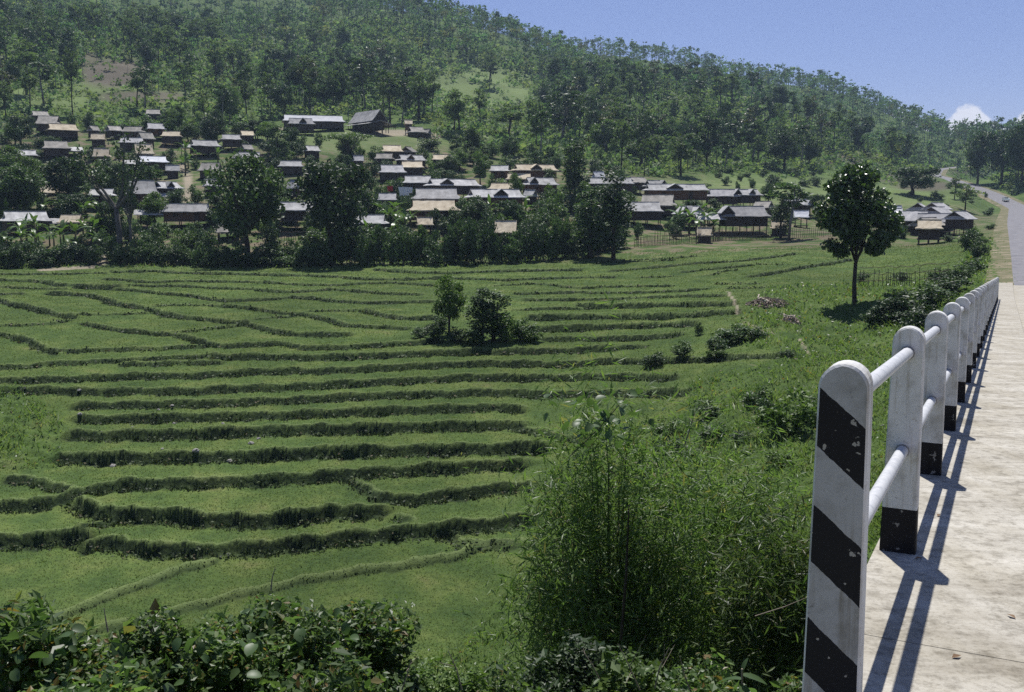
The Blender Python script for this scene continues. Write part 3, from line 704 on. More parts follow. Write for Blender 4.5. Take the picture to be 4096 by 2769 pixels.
# ------------------------------------------------------------------ houses of the village
def roof_mat(name, c1, c2, c3, rows=True, sc=1.0):
    m, nt, n, l, b = new_mat(name)
    tc = n.new('ShaderNodeTexCoord'); P_ = tc.outputs['Object']; oi = n.new('ShaderNodeObjectInfo')
    ad = n.new('ShaderNodeVectorMath'); ad.operation = 'ADD'; mu = n.new('ShaderNodeMath'); mu.operation = 'MULTIPLY'; mu.inputs[1].default_value = 50; l.new(oi.outputs['Random'], mu.inputs[0]); l.new(P_, ad.inputs[0]); l.new(mu.outputs[0], ad.inputs[1])
    mp = n.new('ShaderNodeMapping'); mp.inputs['Scale'].default_value = (1, .6, .6); l.new(ad.outputs[0], mp.inputs[0])
    blot = noise(n, l, .9*sc, 5, mp.outputs[0], .65); fine = noise(n, l, 6*sc, 4, ad.outputs[0], .7)
    r = ramp(n, [(.3, c1), (.5, c2), (.7, c3)]); l.new(blot.outputs['Fac'], r.inputs[0])
    rf = ramp(n, [(.3, (.7, .7, .7)), (.6, (1, 1, 1))]); l.new(fine.outputs['Fac'], rf.inputs[0])
    mm = n.new('ShaderNodeMix'); mm.data_type = 'RGBA'; mm.blend_type = 'MULTIPLY'; mm.inputs[0].default_value = .8; l.new(r.outputs[0], mm.inputs[6]); l.new(rf.outputs[0], mm.inputs[7])
    hs = n.new('ShaderNodeHueSaturation'); mr = n.new('ShaderNodeMapRange'); mr.inputs['To Min'].default_value = .75; mr.inputs['To Max'].default_value = 1.2; l.new(oi.outputs['Random'], mr.inputs['Value']); l.new(mr.outputs[0], hs.inputs['Value']); l.new(mm.outputs[2], hs.inputs['Color'])
    l.new(hs.outputs[0], b.inputs['Base Color']); b.inputs['Roughness'].default_value = .85; b.inputs['Specular IOR Level'].default_value = .25
    if rows:
        sx = n.new('ShaderNodeSeparateXYZ'); l.new(P_, sx.inputs[0]); w = n.new('ShaderNodeTexWave'); w.wave_type = 'BANDS'; w.bands_direction = 'Z'; w.wave_profile = 'SAW'; w.inputs['Scale'].default_value = 1.1; w.inputs['Distortion'].default_value = .6; l.new(P_, w.inputs[0])
        mxx = n.new('ShaderNodeMath'); mxx.operation = 'ADD'; l.new(w.outputs['Fac'], mxx.inputs[0]); l.new(fine.outputs['Fac'], mxx.inputs[1]); bump(n, l, b, mxx.outputs[0], .5, .06)
    else: bump(n, l, b, fine.outputs['Fac'], .5, .06)
    return m
MR = {'S': roof_mat('silvered_shingle', (.28, .275, .265), (.43, .425, .41), (.57, .56, .54)),
      'D': roof_mat('grey_shingle', (.24, .24, .245), (.36, .355, .355), (.46, .45, .44)),
      'T': roof_mat('tan_thatch', (.34, .28, .19), (.50, .43, .31), (.60, .53, .40), False),
      'G': roof_mat('grey_thatch', (.18, .17, .15), (.28, .265, .235), (.40, .37, .33), False),
      'W': roof_mat('pale_metal_sheet', (.52, .53, .55), (.62, .63, .65), (.70, .70, .70))}
def wood(name, c1, c2, scale=4):
    m, nt, n, l, b = new_mat(name); tc = n.new('ShaderNodeTexCoord')
    mp = n.new('ShaderNodeMapping'); mp.inputs['Scale'].default_value = (6, 6, 1); l.new(tc.outputs['Object'], mp.inputs[0])
    t = noise(n, l, scale*.5, 4, mp.outputs[0]); r = ramp(n, [(.3, c1), (.7, c2)]); l.new(t.outputs['Fac'], r.inputs[0]); l.new(r.outputs[0], b.inputs['Base Color'])
    b.inputs['Roughness'].default_value = .9; b.inputs['Specular IOR Level'].default_value = .15; bump(n, l, b, t.outputs['Fac'], .6, .04); return m
M_WALL = wood('brown_plank_wall', (.085, .050, .032), (.17, .10, .065)); M_WALLD = wood('dark_bamboo_wall', (.045, .036, .030), (.095, .075, .060))
M_POLE = wood('weathered_pole', (.07, .055, .045), (.14, .115, .09)); M_DARK = wood('gable_boards', (.035, .026, .020), (.075, .055, .042)); M_RIDGE = wood('ridge_board', (.33, .32, .30), (.47, .46, .44))
def roof_mesh(W, D, H, e, hs, mat, thick=.13, seed=0, ov=.35):
    r = random.Random(seed); a, b_ = W/2, D/2; mb = MB(); nx = 9
    ts = [0, hs/H*.5, hs/H, (1+hs/H)/2, 1.0] if e > 0 else [0, .33, .66, 1.0]
    def half(t):
        if e == 0: return a
        k = t*H/hs if hs > 0 else 1
        return a-(e)*min(1, k) if k < 1 else a-e+ov
    sag = [r.uniform(-.05, .05) for _ in range(nx)]
    for sgn in (-1, 1):
        for lay, dz in ((0, 0), (1, -thick)):
            base = len(mb.v)
            for t in ts:
                w = half(t)
                for i in range(nx):
                    x = -w+2*w*i/(nx-1); y = sgn*b_*(1-t); z = H*t - .10*math.sin(math.pi*t)*H*.3 + (sag[i]*.8 if t == 1 else r.uniform(-.03, .03) if lay == 0 else 0)
                    if t == 0: z += r.uniform(-.05, .03); y += sgn*r.uniform(-.05, .05)
                    mb.v.append((x, y, z+dz))
            for q in range(len(ts)-1):
                for i in range(nx-1):
                    f = (base+q*nx+i, base+q*nx+i+1, base+(q+1)*nx+i+1, base+(q+1)*nx+i); mb.f.append(f if (sgn < 0) == (lay == 0) else f[::-1]); mb.m.append(0)
        n1 = len(ts)*nx; b0 = len(mb.v)-2*n1
        for i in range(nx-1): mb.f.append((b0+i, b0+i+1, b0+n1+i+1, b0+n1+i)); mb.m.append(0)
        for q in range(len(ts)-1):
            for i in (0, nx-1): mb.f.append((b0+q*nx+i, b0+(q+1)*nx+i, b0+n1+(q+1)*nx+i, b0+n1+q*nx+i)); mb.m.append(0)
    if e > 0:
        k = b_*(1-hs/H)
        for sx in (-1, 1):
            for dz in (0, -thick): mb.add([(sx*a, -b_, dz), (sx*a, b_, dz), (sx*(a-e), k, hs-.06+dz), (sx*(a-e), -k, hs-.06+dz)], [(0, 1, 2, 3)])
            mb.add([(sx*a, -b_, 0), (sx*a, b_, 0), (sx*a, b_, -thick), (sx*a, -b_, -thick)], [(0, 1, 2, 3)])
    return mb.mesh('roof', mat)
def gable_mesh(x, k, z0, H):
    mb = MB(); mb.add([(x-.04, -k, z0), (x-.04, k, z0), (x-.04, 0, H-.14), (x+.04, -k, z0), (x+.04, k, z0), (x+.04, 0, H-.14)], [(0, 2, 1), (3, 4, 5), (0, 1, 4, 3), (1, 2, 5, 4), (2, 0, 3, 5)]); return mb.mesh('gable', M_DARK)
stilt_cache = {}
def stilt(h):
    k = round(h, 1)
    if k not in stilt_cache:
        mb = MB(); mb.tube([(0, 0, -.6), (0, 0, k)], [.10, .08], 6); stilt_cache[k] = mb.mesh('stilt', M_POLE)
    return stilt_cache[k]
HCR = {1: lambda x, y: (x/9.078, 100+y/9.078), 2: lambda x, y: (225+x/9.078, 100+y/9.078), 3: lambda x, y: (450+x/9.078, 125+y/9.078), 4: lambda x, y: (650+x/9.078, 125+y/9.078), 5: lambda x, y: (850+x/13.356, 125+y/13.356)}
houses = []; RECTS = []; HLAB = []
def house(c, x0, x1, y0, y1, mat, label, yaw=0, eave=2.9, wall='d', e=1.0, open_=False, Hmin=1.25, group=None, cat='house', name='house', Dk=None, dY=0):
    (u0, vt), (u1, ve) = HCR[c](x0, y0), HCR[c](x1, y1); u = (u0+u1)/2
    Y = (march(u, ve, eave, 140, 420) or 300)+dY
    px = Y/F; Hr = max(Hmin, (ve-vt)*px*.98); D = Dk or min(8.0, max(3.2, 2*Hr/.62)); ya = R(yaw)
    proj = (u1-u0)*px
    if Dk and proj*1.2 < Dk: D = proj*1.2
    W = max(2.4, (1.16*proj-.7*D*abs(math.sin(ya)))/max(.3, math.cos(ya)))
    if W < D*.8 and abs(yaw) < 40: D = max(2.6, W*.95)
    Yc = Y+D*.45; X = float(A(u, ve))*Yc; ez = CZ+Y*float(T(ve)); g = float(gz(X, Yc)[0]); h = max(1.2, ez-g)
    face = -math.atan2(X, Yc)
    t = thing(name, label, cat, (X, Yc, g), face+ya, group)
    sd = int(abs(X*13+Yc*7)); e_ = min(e, W*.16)
    if abs(yaw) > 60: e_ = min(e_, .5)
    hs = Hr*.42 if e_ > .05 else 0
    rf = obj('roof', roof_mesh(W, D, Hr, e_, hs, MR[mat], .16 if mat in 'TG' else .11, sd), t, (0, 0, h))
    w2, d2 = W-2*min(.55, W*.12), D-2*min(.6, D*.12); x = W/2-e_ if e_ > .05 else W/2-.25
    k = D/2*(1-hs/Hr)*.96
    for sx in (-1, 1): obj('gable', gable_mesh(sx*x, k, hs-.05, Hr), rf)
    mb = MB(); mb.box((0, 0, Hr+.0), (2*(x+.3), .26, .12)); obj('ridge_cap', mb.mesh('ridge_cap', M_RIDGE if mat in 'SDW' else MR[mat]), rf)
    fl = 0 if h < 1.9 else min(h-1.55, 1.7)
    if not open_:
        mb = MB(); mb.box((0, 0, (fl+h+.15)/2), (w2, d2, h+.15-fl)); wl_ = obj('wall', mb.mesh('wall', M_WALL if wall == 'b' else M_WALLD), t)
        mb = MB(); mb.box((w2*.22, -d2/2-.03, fl+.8), (.8, .07, 1.5 if h-fl > 1.6 else max(.6, h-fl-.15))); obj('door', mb.mesh('door', M_DARK), t)
        mb = MB(); mb.box((-w2*.24, -d2/2-.03, fl+(h-fl)*.6), (.8, .07, .55)); obj('window', mb.mesh('window', M_DARK), t)
    if fl > .3:
        mb = MB(); mb.box((0, -.15, fl-.1), (w2+.3, d2+.5, .16)); obj('floor', mb.mesh('floor', M_POLE), t)
    n = 4 if W > 7 else 3
    hh = fl if not open_ and fl > .3 else h
    if hh > .3:
        for i in range(n):
            for sy in (-1, 1): obj('stilt', stilt(hh), t, (-w2/2+.1+(w2-.2)*i/(n-1), sy*(d2/2-.1), 0))
    houses.append((X, Yc, W, D)); RECTS.append((u0, u1, vt, ve, Y)); HLAB.append((X, Yc, label)); return t, W, D, h, Hr
def porch(hs, side, mat, w=3.0, drop=.5):
    """a lower lean-to roof off one end, on its own poles"""
    t, W, D, h, Hr = hs; x = side*(W/2+w*.38); mb_h = max(.8, Hr*.55)
    obj('porch_roof', roof_mesh(w, D*.8, mb_h, .4, mb_h*.4, MR[mat], .1, int(W*100)), t, (x, -.3, h-drop))
    for sy in (-1, 1): obj('porch_pole', stilt(h-drop), t, (x+side*w*.35, sy*D*.33, 0))
def dormer(hs, xf, mat, wk=.26):
    """a small cross gable whose dark triangle looks out over the front slope"""
    t, W, D, h, Hr = hs; x = xf*W; w = max(1.6, W*wk); y0 = -D*.40; zt = Hr*1.04; zb = Hr*.30; mb = MB()
    for sx in (-1, 1):
        a = [(x, y0-.35, zt), (x, D*.1, zt), (x+sx*w/2, D*.05, zb), (x+sx*w/2, y0-.35, zb)]
        mb.add(a, [(0, 1, 2, 3)]); mb.add([(p[0], p[1], p[2]-.14) for p in a], [(0, 3, 2, 1)]); mb.add([a[0], a[3], (a[3][0], a[3][1], a[3][2]-.14), (a[0][0], a[0][1], a[0][2]-.14)], [(0, 1, 2, 3)])
    r_ = obj('gable_roof', mb.mesh('gable_roof', MR[mat]), t, (0, 0, h))
    mb = MB(); mb.add([(x-w/2+.1, y0, zb-.1), (x+w/2-.1, y0, zb-.1), (x, y0, zt-.22)], [(0, 1, 2)]); obj('gable_face', mb.mesh('gable_face', M_DARK), r_)
    return hs
H = house; UP = 'hut cluster at the top of the village'
H(1,290,435,95,140,'G','topmost dark thatched hut on the slope above the village',10)
H(1,340,550,135,215,'G','grey thatched house with wide eaves just below the topmost hut',-12)
H(1,445,690,210,270,'T','tan thatched house on stilts at the head of the upper slope',8)
porch(H(1,400,615,365,435,'G','long low grey thatched house with a side porch',4),1,'S')
H(1,95,330,450,500,'S','silver shingle house among dark trees at the upper slope',-6)
H(1,800,900,235,275,'G','little dark hut with a steep gable in the upper cluster',35,2.4)
H(1,830,955,300,355,'T','small sagging tan hut in the upper cluster',-5,2.2)
H(1,965,1100,240,275,'G','low grey hut joined beside a wider grey house',20,2.4)
H(1,1120,1310,235,285,'G','wide grey thatched house in the middle of the upper cluster',-18)
H(1,1335,1490,205,260,'D','square grey roofed house highest of the upper cluster',6,3.0,'b')
H(1,1475,1645,280,325,'T','tan thatched house beside banana plants in the upper cluster',-10)
H(1,1090,1300,345,385,'D','flat looking grey roof behind the steep tan roof',3,2.2)
H(1,1245,1400,290,350,'G','dark sagging thatched house in the upper cluster',22,2.4)
H(1,850,1000,430,510,'T','tan thatched house with a brown wall near the upper trees',-8,2.9,'b')
H(1,1220,1390,390,485,'T','steep tan and grey thatched house above the white roofed one',5,2.4)
porch(H(1,1265,1510,505,560,'W','bright white metal roofed house with dark walls',4,3.0),-1,'S',3.4)
H(1,1330,1455,80,125,'G','lone grey hut far up among the banana groves',-4,2.4)
porch(H(1,1730,1980,360,415,'S','silver shingle house with a small end gable on the open slope',14,3.0),-1,'S',2.0)
H(1,2015,2180,320,355,'S','pale narrow roofed house standing below the meadow',3,3.0)
H(1,2180,2305,280,320,'T','small tan thatched granary at the meadow edge',12,2.2)
H(1,2180,2300,412,445,'G','dark little hut under the pale narrow roofed house',28,2.0)
H(2,80,330,470,525,'S','pale mottled shingle house half sunk in banana leaves',-9,2.4)
H(1,1515,1620,596,640,'S','tiny lean-to with one pale board roof beside the footpath',0,1.8,e=0,cat='hut')
H(1,1815,2020,565,640,'G','ragged thatched house across the footpath from the lean-to',-14,2.2)
H(1,1850,2010,715,780,'D','grey roof half hidden by the crooked pale tree',6,2.2)
H(1,365,575,755,840,'T','pale tan thatched shed open on all sides under a dark tree',4,1.9,open_=True)
porch(H(1,1160,1420,725,850,'S','two tiered silver roofed house with orange brown plank wall',8,3.1,'b',Dk=6),1,'S',2.4)
H(1,815,1045,820,865,'S','low silver shingle house beside the bare forked tree',-12,3.0)
dormer(H(1,1395,1635,740,800,'S','silver house with a dark front gable next to the footpath',33,3.2), -0.05, 'S')
porch(H(1,1500,1900,940,1012,'S','long silver shingle house with brown plank wall facing the fields',-5,3.2,'b'),-1,'S',5.0)
porch(H(1,40,425,1010,1095,'S','big pale shingle house behind the lowest banana grove',9,2.4),1,'S',5)
H(1,550,750,1045,1110,'T','small tan shed behind the lowest banana grove',-16,1.8)
H(1,1965,2165,1135,1200,'G','low grey thatched shed under the big forked tree',4,1.6,open_=True)
# the long building and the hall on the meadow
lb = H(2,560,1045,130,190,'W','long white roofed building at the meadow above the village',3,3.2,Dk=8,cat='building',name='long_building')
dormer(H(2,575,800,160,215,'D','brown shingle wing with a gable in front of the long white roof',6,2.6,dY=-9), 0.05, 'D')
H(2,1630,1700,185,215,'T','tiny tan roofed tower hut beside the hall yard',4,3.4,'b',cat='hut',name='hut')
H(2,1655,1810,238,290,'G','low grey thatched hut at the edge of the hall yard',18,1.6)
H(2,1790,1870,262,300,'G','smallest grey hut beside the hall yard',-30,1.5)
H(2,720,855,415,460,'S','small silver house just below the meadow shrubs',18,2.4)
H(2,1425,1605,405,465,'T','tan thatched house on the grass below the hall',3,2.2)
H(2,1610,1715,420,470,'G','dark gabled hut beside the tan house below the hall',55,2.0)
H(2,1370,1530,485,530,'G','old brown thatched house behind leafy shrubs',-8,2.2)
dormer(H(2,1560,1815,500,545,'S','silver roofed house with twin small gables',22,2.6), -0.1, 'S')
H(2,1600,1800,552,610,'T','bright tan thatched house in front of the twin gabled one',-3,2.4)
H(2,1400,1630,585,655,'D','long mottled thatched house beside the bright tan one',6,2.4)
H(2,1880,2065,495,540,'T','pale tan roof showing over dense shrubs',4,2.2)
H(2,495,705,550,600,'S','grey shingle roof showing between two leafy trees',-4,2.2)
H(2,1165,1255,508,550,'S','small pale roof beneath the flat topped green tree',10,2.0)
H(2,560,700,720,800,'S','tall silver house partly behind the biggest dark tree',-28,3.0,'b')
H(2,500,935,925,1000,'S','wide silver roofed house on a raised platform under the biggest tree',-5,3.8)
H(2,1620,1880,685,750,'S','silver hip roofed house above the drying clothes',2,2.6,e=1.6)
dormer(H(2,1845,2290,715,775,'S','long silver house with a broad front gable',24,3.4), -0.18, 'S')
H(2,1700,2135,800,895,'S','large pale shingle house beside the drying clothes',3,2.9,'b',e=2.0)
H(2,1675,2115,905,1000,'T','large golden thatched house with flaring hipped roof',2,3.0,'b',e=2.2)
H(2,1170,1470,1040,1120,'S','pale shingle roof behind tall banana leaves',-8,2.4)
H(2,1740,1885,1078,1130,'T','low straw roofed shed below the golden thatched house',5,1.7,open_=True)
H(2,1395,1560,862,905,'D','little grey roof under the line of drying clothes',-4,1.9)
H(3,220,335,312,375,'T','tan thatched house highest in the middle of the village',-14,2.4)
H(3,365,540,365,415,'S','silver roofed house with brown wall behind a dark shrub',-6,3.2,'b')
dormer(H(3,580,955,355,410,'T','wide tan thatched house with a dark gable and brown wall',20,3.4,'b'), -0.02, 'T')
H(3,510,740,437,490,'T','tan thatched house between two silver roofed ones',4,2.2)
dormer(H(3,665,965,475,540,'S','silver house with double gables and reddish plank wall',22,3.6,'b'), -0.28, 'S')
H(3,360,635,525,580,'T','tan thatched roof rising behind a wide silver roof',-10,2.4)
dormer(H(3,170,645,580,655,'S','wide silver house with a dark gable and deep eaves',18,3.2,'b'), 0.05, 'S')
H(3,695,765,585,645,'S','small silver roof squeezed among broad leaves',-30,2.0)
H(3,400,615,865,975,'T','steep tan thatched hut sunk in the lower shrubbery',-4,2.0)
H(3,1215,1640,478,530,'S','silver house behind the tall creeper covered tree',5,3.0)
H(3,1290,1405,437,470,'W','small bright white roof above the creeper covered tree',18,2.6,cat='hut',name='hut')
H(3,1600,1795,480,520,'G','dark thatched house with a dark gable beside the silver pair',38,2.8)
dormer(H(3,1765,1935,506,552,'S','silver roofed house joined behind the big plank walled one',28,3.0), 0.4, 'S')
dormer(H(3,1790,2310,535,590,'S','big silver house with brown plank wall on tall stilts',16,3.8,'b'), -0.05, 'S')
H(3,1730,2045,630,730,'G','large dark thatched house with straw patches',-6,2.4)
H(3,1550,1910,697,780,'S','pale shingle house above the fenced banana garden',4,3.0)
dormer(H(3,2045,2305,735,805,'S','shingle house with a dark gable beside the largest fieldside house',-32,2.9), 0.12, 'S')
dormer(H(4,515,790,580,645,'D','grey shingle house below the green meadow',14,3.2), 0.42, 'D')
dormer(H(4,760,1000,585,635,'S','silver house with two gables below the green meadow',30,3.2), 0.05, 'S')
porch(dormer(H(4,640,1055,735,828,'D','largest fieldside house with grey shingle roof and dark walls',16,3.3),-.40,'D',.3),-1,'D',5.0)
H(4,940,1120,690,750,'G','ragged brown thatched hut behind the largest fieldside house',-20,1.9)
H(4,1200,1345,675,725,'S','pale roofed house behind the slim village tree',20,2.6)
H(4,1325,1465,675,725,'S','pale roofed house nearest the big lone tree',-20,2.6)
H(4,1310,1435,810,835,'W','white sheet roofed shelter beside the big lone tree',0,2.0,open_=True,cat='shelter',name='shelter')
H(4,1100,1240,885,945,'T','straw heap shaped hut behind the stick fence',4,1.2,cat='hut',name='hut')
H(4,450,540,972,1005,'T','tiny tan hut inside the stick fence',-6,1.2,cat='hut',name='hut')
# the group beside the road
H(5,540,660,1105,1165,'W','white roofed house behind the lone tree crown',-12,3.0)
H(5,430,690,1170,1212,'W','bright white metal roofed house with a straw awning below',2,3.4)
H(5,410,700,1235,1290,'T','golden straw roofed stall under the white metal roof',0,2.2,open_=True,cat='stall',name='stall')
H(5,670,1010,1145,1280,'D','grey shingle house with a broad slope beside the golden stall',-6,2.0,e=0)
H(5,810,1030,1040,1130,'D','grey gabled house at the back of the roadside group',78,2.8,e=.3)
H(5,1020,1300,1035,1125,'D','tall grey gabled house at the back of the roadside group next to the grass bank',70,3.6,e=.3)
H(5,1000,1330,1090,1185,'D','wide gabled house in the middle of the roadside group',74,3.2,e=.3)
H(5,1310,1620,1150,1255,'D','gabled house nearest the asphalt road',68,2.8,e=.3)
H(5,940,1340,1180,1295,'D','grey shingle house with long eaves before the gabled ones',-4,2.4,e=0)
H(5,840,1240,1235,1340,'G','brown gabled hut behind the little round eaved hut',76,2.0,e=.3)
H(5,905,1210,1310,1380,'T','little round eaved thatched hut with dark board walls',2,2.4,'d')
# the hall with the steep roof: gable end turned to the field
def hall():
    u, ve = 225+1300/9.078, 100+285/9.078
    p = ground(u, ve+.6, 0, 150, 420); Y = p[1]; px = Y/F
    t = thing('hall', 'tall hall with a very steep silver roof and open timber gable', 'hall', p, -math.atan2(p[0], p[1])+R(-58))
    W, D, Hr, h = 13.0, 150/9.078*px*1.15, 100/9.078*px, 82/9.078*px
    rf = obj('roof', roof_mesh(W, D, Hr, 0, 0, MR['S'], .12, 5), t, (0, 0, h))
    obj('lower_roof', roof_mesh(W+.6, D+2.4, Hr*.32, 0, 0, MR['S'], .1, 6), t, (0, 0, h-.75))
    for sx in (-1, 1):
        obj('gable', gable_mesh(sx*(W/2-.5), D/2*.95, 0, Hr), rf)
        for k in (-.6, -.2, .2, .6):
            mb = MB(); mb.tube([(sx*(W/2-.3), k*D/2, 0), (sx*(W/2-.3), k*D/2*.3, Hr*.72)], .09, 5); obj('timber', mb.mesh('timber', M_POLE), rf)
    mb = MB(); mb.box((0, 0, h/2+.2), (W-2.2, D-1.6, h-.2)); obj('wall', mb.mesh('wall', M_WALLD), t)
    for i in range(5):
        for sy in (-1, 1): obj('post', stilt(h), t, (-W/2+.4+(W-.8)*i/4, sy*D*.52, 0))
    for sx in (-1, 1):
        for j in range(4): obj('post', stilt(h), t, (sx*(W/2-.35), -D*.36+D*.24*j, 0))
    mb = MB(); mb.box((W/2+2.4, 0, .9), (4.2, D*.8, .18)); obj('terrace_floor', mb.mesh('terrace_floor', M_POLE), t)
    for j in range(7):
        mb = MB(); mb.tube([(0, 0, 0), (0, 0, 1.7)], .06, 5); obj('rail_post', mb.mesh('rail_post', M_POLE), t, (W/2+4.3, -D*.38+D*.127*j, 0))
    houses.append((p[0], p[1], W, D))
hall()
# drying clothes
M_RED = flat('red_cloth', (.45, .05, .05), .9); M_SHEET = flat('white_cloth', (.72, .74, .78), .9)
def cloth(c, x0, x1, y0, y1, m, label, sway):
    (u0, v0), (u1, v1) = HCR[c](x0, y0), HCR[c](x1, y1); Y = 176.0; p = P((u0+u1)/2, v0, Y); w = (u1-u0)/F*Y; hh = (v1-v0)/F*Y
    mb = MB(); n = 9
    for j in range(5):
        for i in range(n):
            s = i/(n-1)-.5; mb.v.append((s*w+sway*j/4*w*.4, .12*math.sin(i*1.9+j)*j/4, -hh*j/4*(1-.15*abs(math.sin(i*1.1)))))
    mb.f = [(j*n+i, j*n+i+1, (j+1)*n+i+1, (j+1)*n+i) for j in range(4) for i in range(n-1)]; mb.m = [0]*len(mb.f)
    tag(obj('cloth', mb.mesh('cloth', m), None, p), label, 'cloth', 'clothes drying between the houses')
cloth(2,1472,1522,780,832,M_RED,'red cloth hung out to dry between the houses',.2)
cloth(2,1572,1655,790,872,M_SHEET,'large white sheet drying beside the pale shingle roof',.5)
cloth(2,1655,1702,792,850,M_SHEET,'small white cloth drying between the large sheet and the shingle roof',-.2)
g = ground(152, 216, 0, 140, 300)
# little white notice board with a red mark
p = ground(106.9, 241.0, 0, 138, 260); t = thing('notice_board', 'small white notice board with a red mark on the village green', 'sign', p, -math.atan2(p[0], p[1]))
zz = 3.2/F*p[1]; mb = MB(); mb.tube([(0, 0, -.3), (0, 0, zz-.2)], .05, 6); obj('pole', mb.mesh('pole', M_POLE), t)
mb = MB(); mb.box((0, -.05, zz), (.75, .05, .75)); bd = obj('board', mb.mesh('board', M_SHEET), t)
mb = MB(); mb.add([(-.14, -.08, zz-.2), (.14, -.08, zz-.2), (.14, -.08, zz+.14), (0, -.08, zz+.26), (-.14, -.08, zz+.14)], [(0, 1, 2, 3, 4)]); obj('mark', mb.mesh('mark', M_RED), bd)

# ------------------------------------------------------------------ plants
def norm(a): return a/np.maximum(1e-9, np.linalg.norm(a, axis=-1, keepdims=True))
def leaves(c, size, g, up=.5, aspect=.62, droop=None, jit=.35, fold=.18):
    """one bent four-cornered leaf at each point; returns vertices and faces"""
    n = len(c); size = np.broadcast_to(np.asarray(size, float), (n,))*(1+jit*g.uniform(-1, 1, n))
    nr = norm(g.normal(size=(n, 3))+np.array([0, 0, up])*2); d = g.normal(size=(n, 3))
    if droop is not None: d = d+droop
    d = norm(d-nr*(d*nr).sum(1)[:, None]); s = np.cross(nr, d)
    L = size[:, None]*.5; Wd = L*aspect
    v = np.stack([c-d*L, c+s*Wd+nr*L*fold, c+d*L, c-s*Wd+nr*L*fold], 1).reshape(-1, 3)
    return v, np.arange(4*n).reshape(n, 4)
def ball(n, g, p=.33):
    d = norm(g.normal(size=(n, 3))); return d*(g.uniform(0, 1, n)**p)[:, None]
M_LEAF = leaf_mat('broad_leaf', (.034, .068, .020), (.098, .158, .045), .5, .4, .28)
M_LEAFD = leaf_mat('dark_leaf', (.024, .050, .017), (.070, .120, .036), .5, .4, .25)
M_LEAFL = leaf_mat('light_leaf', (.058, .110, .024), (.135, .205, .048), .48, .4, .34)
M_LEAFH = leaf_mat('hill_leaf', (.056, .094, .034), (.135, .185, .066), .6, .3, .42)
M_LEAFO = leaf_mat('olive_leaf', (.050, .064, .014), (.13, .135, .035), .45, .45, .25)
M_BAN = leaf_mat('banana_leaf', (.050, .100, .020), (.11, .18, .040), .38, .5, .35)
M_BAMB = leaf_mat('bamboo_leaf', (.068, .125, .036), (.165, .240, .070), .42, .45, .52, (.20, .19, .07))
M_SMALL = leaf_mat('shrub_leaf', (.056, .110, .034), (.160, .235, .076), .42, .5, .54, (.21, .14, .04))
M_BIG = leaf_mat('large_glossy_leaf', (.050, .100, .034), (.105, .165, .060), .45, .45, .45)
M_BARK = mat_noise('dark_bark', (.030, .025, .020), (.075, .062, .050), 5, .95, .6, .05, .1); M_BARKP = mat_noise('pale_bark', (.10, .095, .085), (.25, .235, .21), 3, .95, .5, .04, .1)
M_STEM = mat_noise('banana_stem', (.055, .065, .025), (.13, .12, .06), 6); M_CULM = mat_noise('bamboo_culm', (.06, .08, .03), (.13, .15, .06), 5); M_TWIG = mat_noise('dry_twig', (.16, .13, .10), (.30, .26, .20), 8)
def limbs(H, th, spread, g, n=6, r0=.22, lean=0.0):
    mb = MB(); top = Vector((lean*H*.3, g.uniform(-.3, .3), th*H))
    mid = Vector((lean*H*.12+g.uniform(-.1, .1), g.uniform(-.1, .1), th*H*.5))
    mb.tube([(0, 0, -.5), tuple(mid), tuple(top)], [r0*1.25, r0*.95, r0*.75], 7); tips = []
    for i in range(n):
        a = 2*math.pi*(i+g.uniform(-.3, .3))/n; e = Vector((math.cos(a)*spread*g.uniform(.4, .85), math.sin(a)*spread*g.uniform(.4, .85), H*g.uniform(th+.12, .92)))
        e.x += top.x*.6; m_ = top.lerp(e, .5)+Vector((0, 0, -.1*H*g.uniform(0, .4))); mb.tube([tuple(top-Vector((0, 0, .2))), tuple(m_), tuple(e)], [r0*.5, r0*.32, r0*.1], 5, cap=False); tips.append(e)
    mb.tube([tuple(top), (top.x*1.1, 0, H*.9)], [r0*.7, r0*.12], 5, cap=False)
    return mb, tips
def clumpy(g, n_clump, n_leaf, cz, rx, rz, cr, leaf, flat_=.6, up=.5, shell=.25, aspect=.62):
    cc = ball(n_clump, g, shell)*np.array([rx-cr*.5, rx-cr*.5, rz-cr*.35])+np.array([0, 0, cz])
    wts = g.uniform(.6, 1.4, n_clump); k = g.choice(n_clump, n_leaf, p=wts/wts.sum())
    q = cc[k]+ball(n_leaf, g, .45)*np.array([cr, cr, cr*flat_])*g.uniform(.7, 1.25, n_clump)[k][:, None]
    return leaves(q, leaf, g, up, aspect)
PROTO = {}
def proto(key, trunk_mb, crown, leafm, barkm):
    PROTO[key] = (trunk_mb.mesh('trunk', barkm, True), mesh_np('crown', crown[0], crown[1], [leafm]))
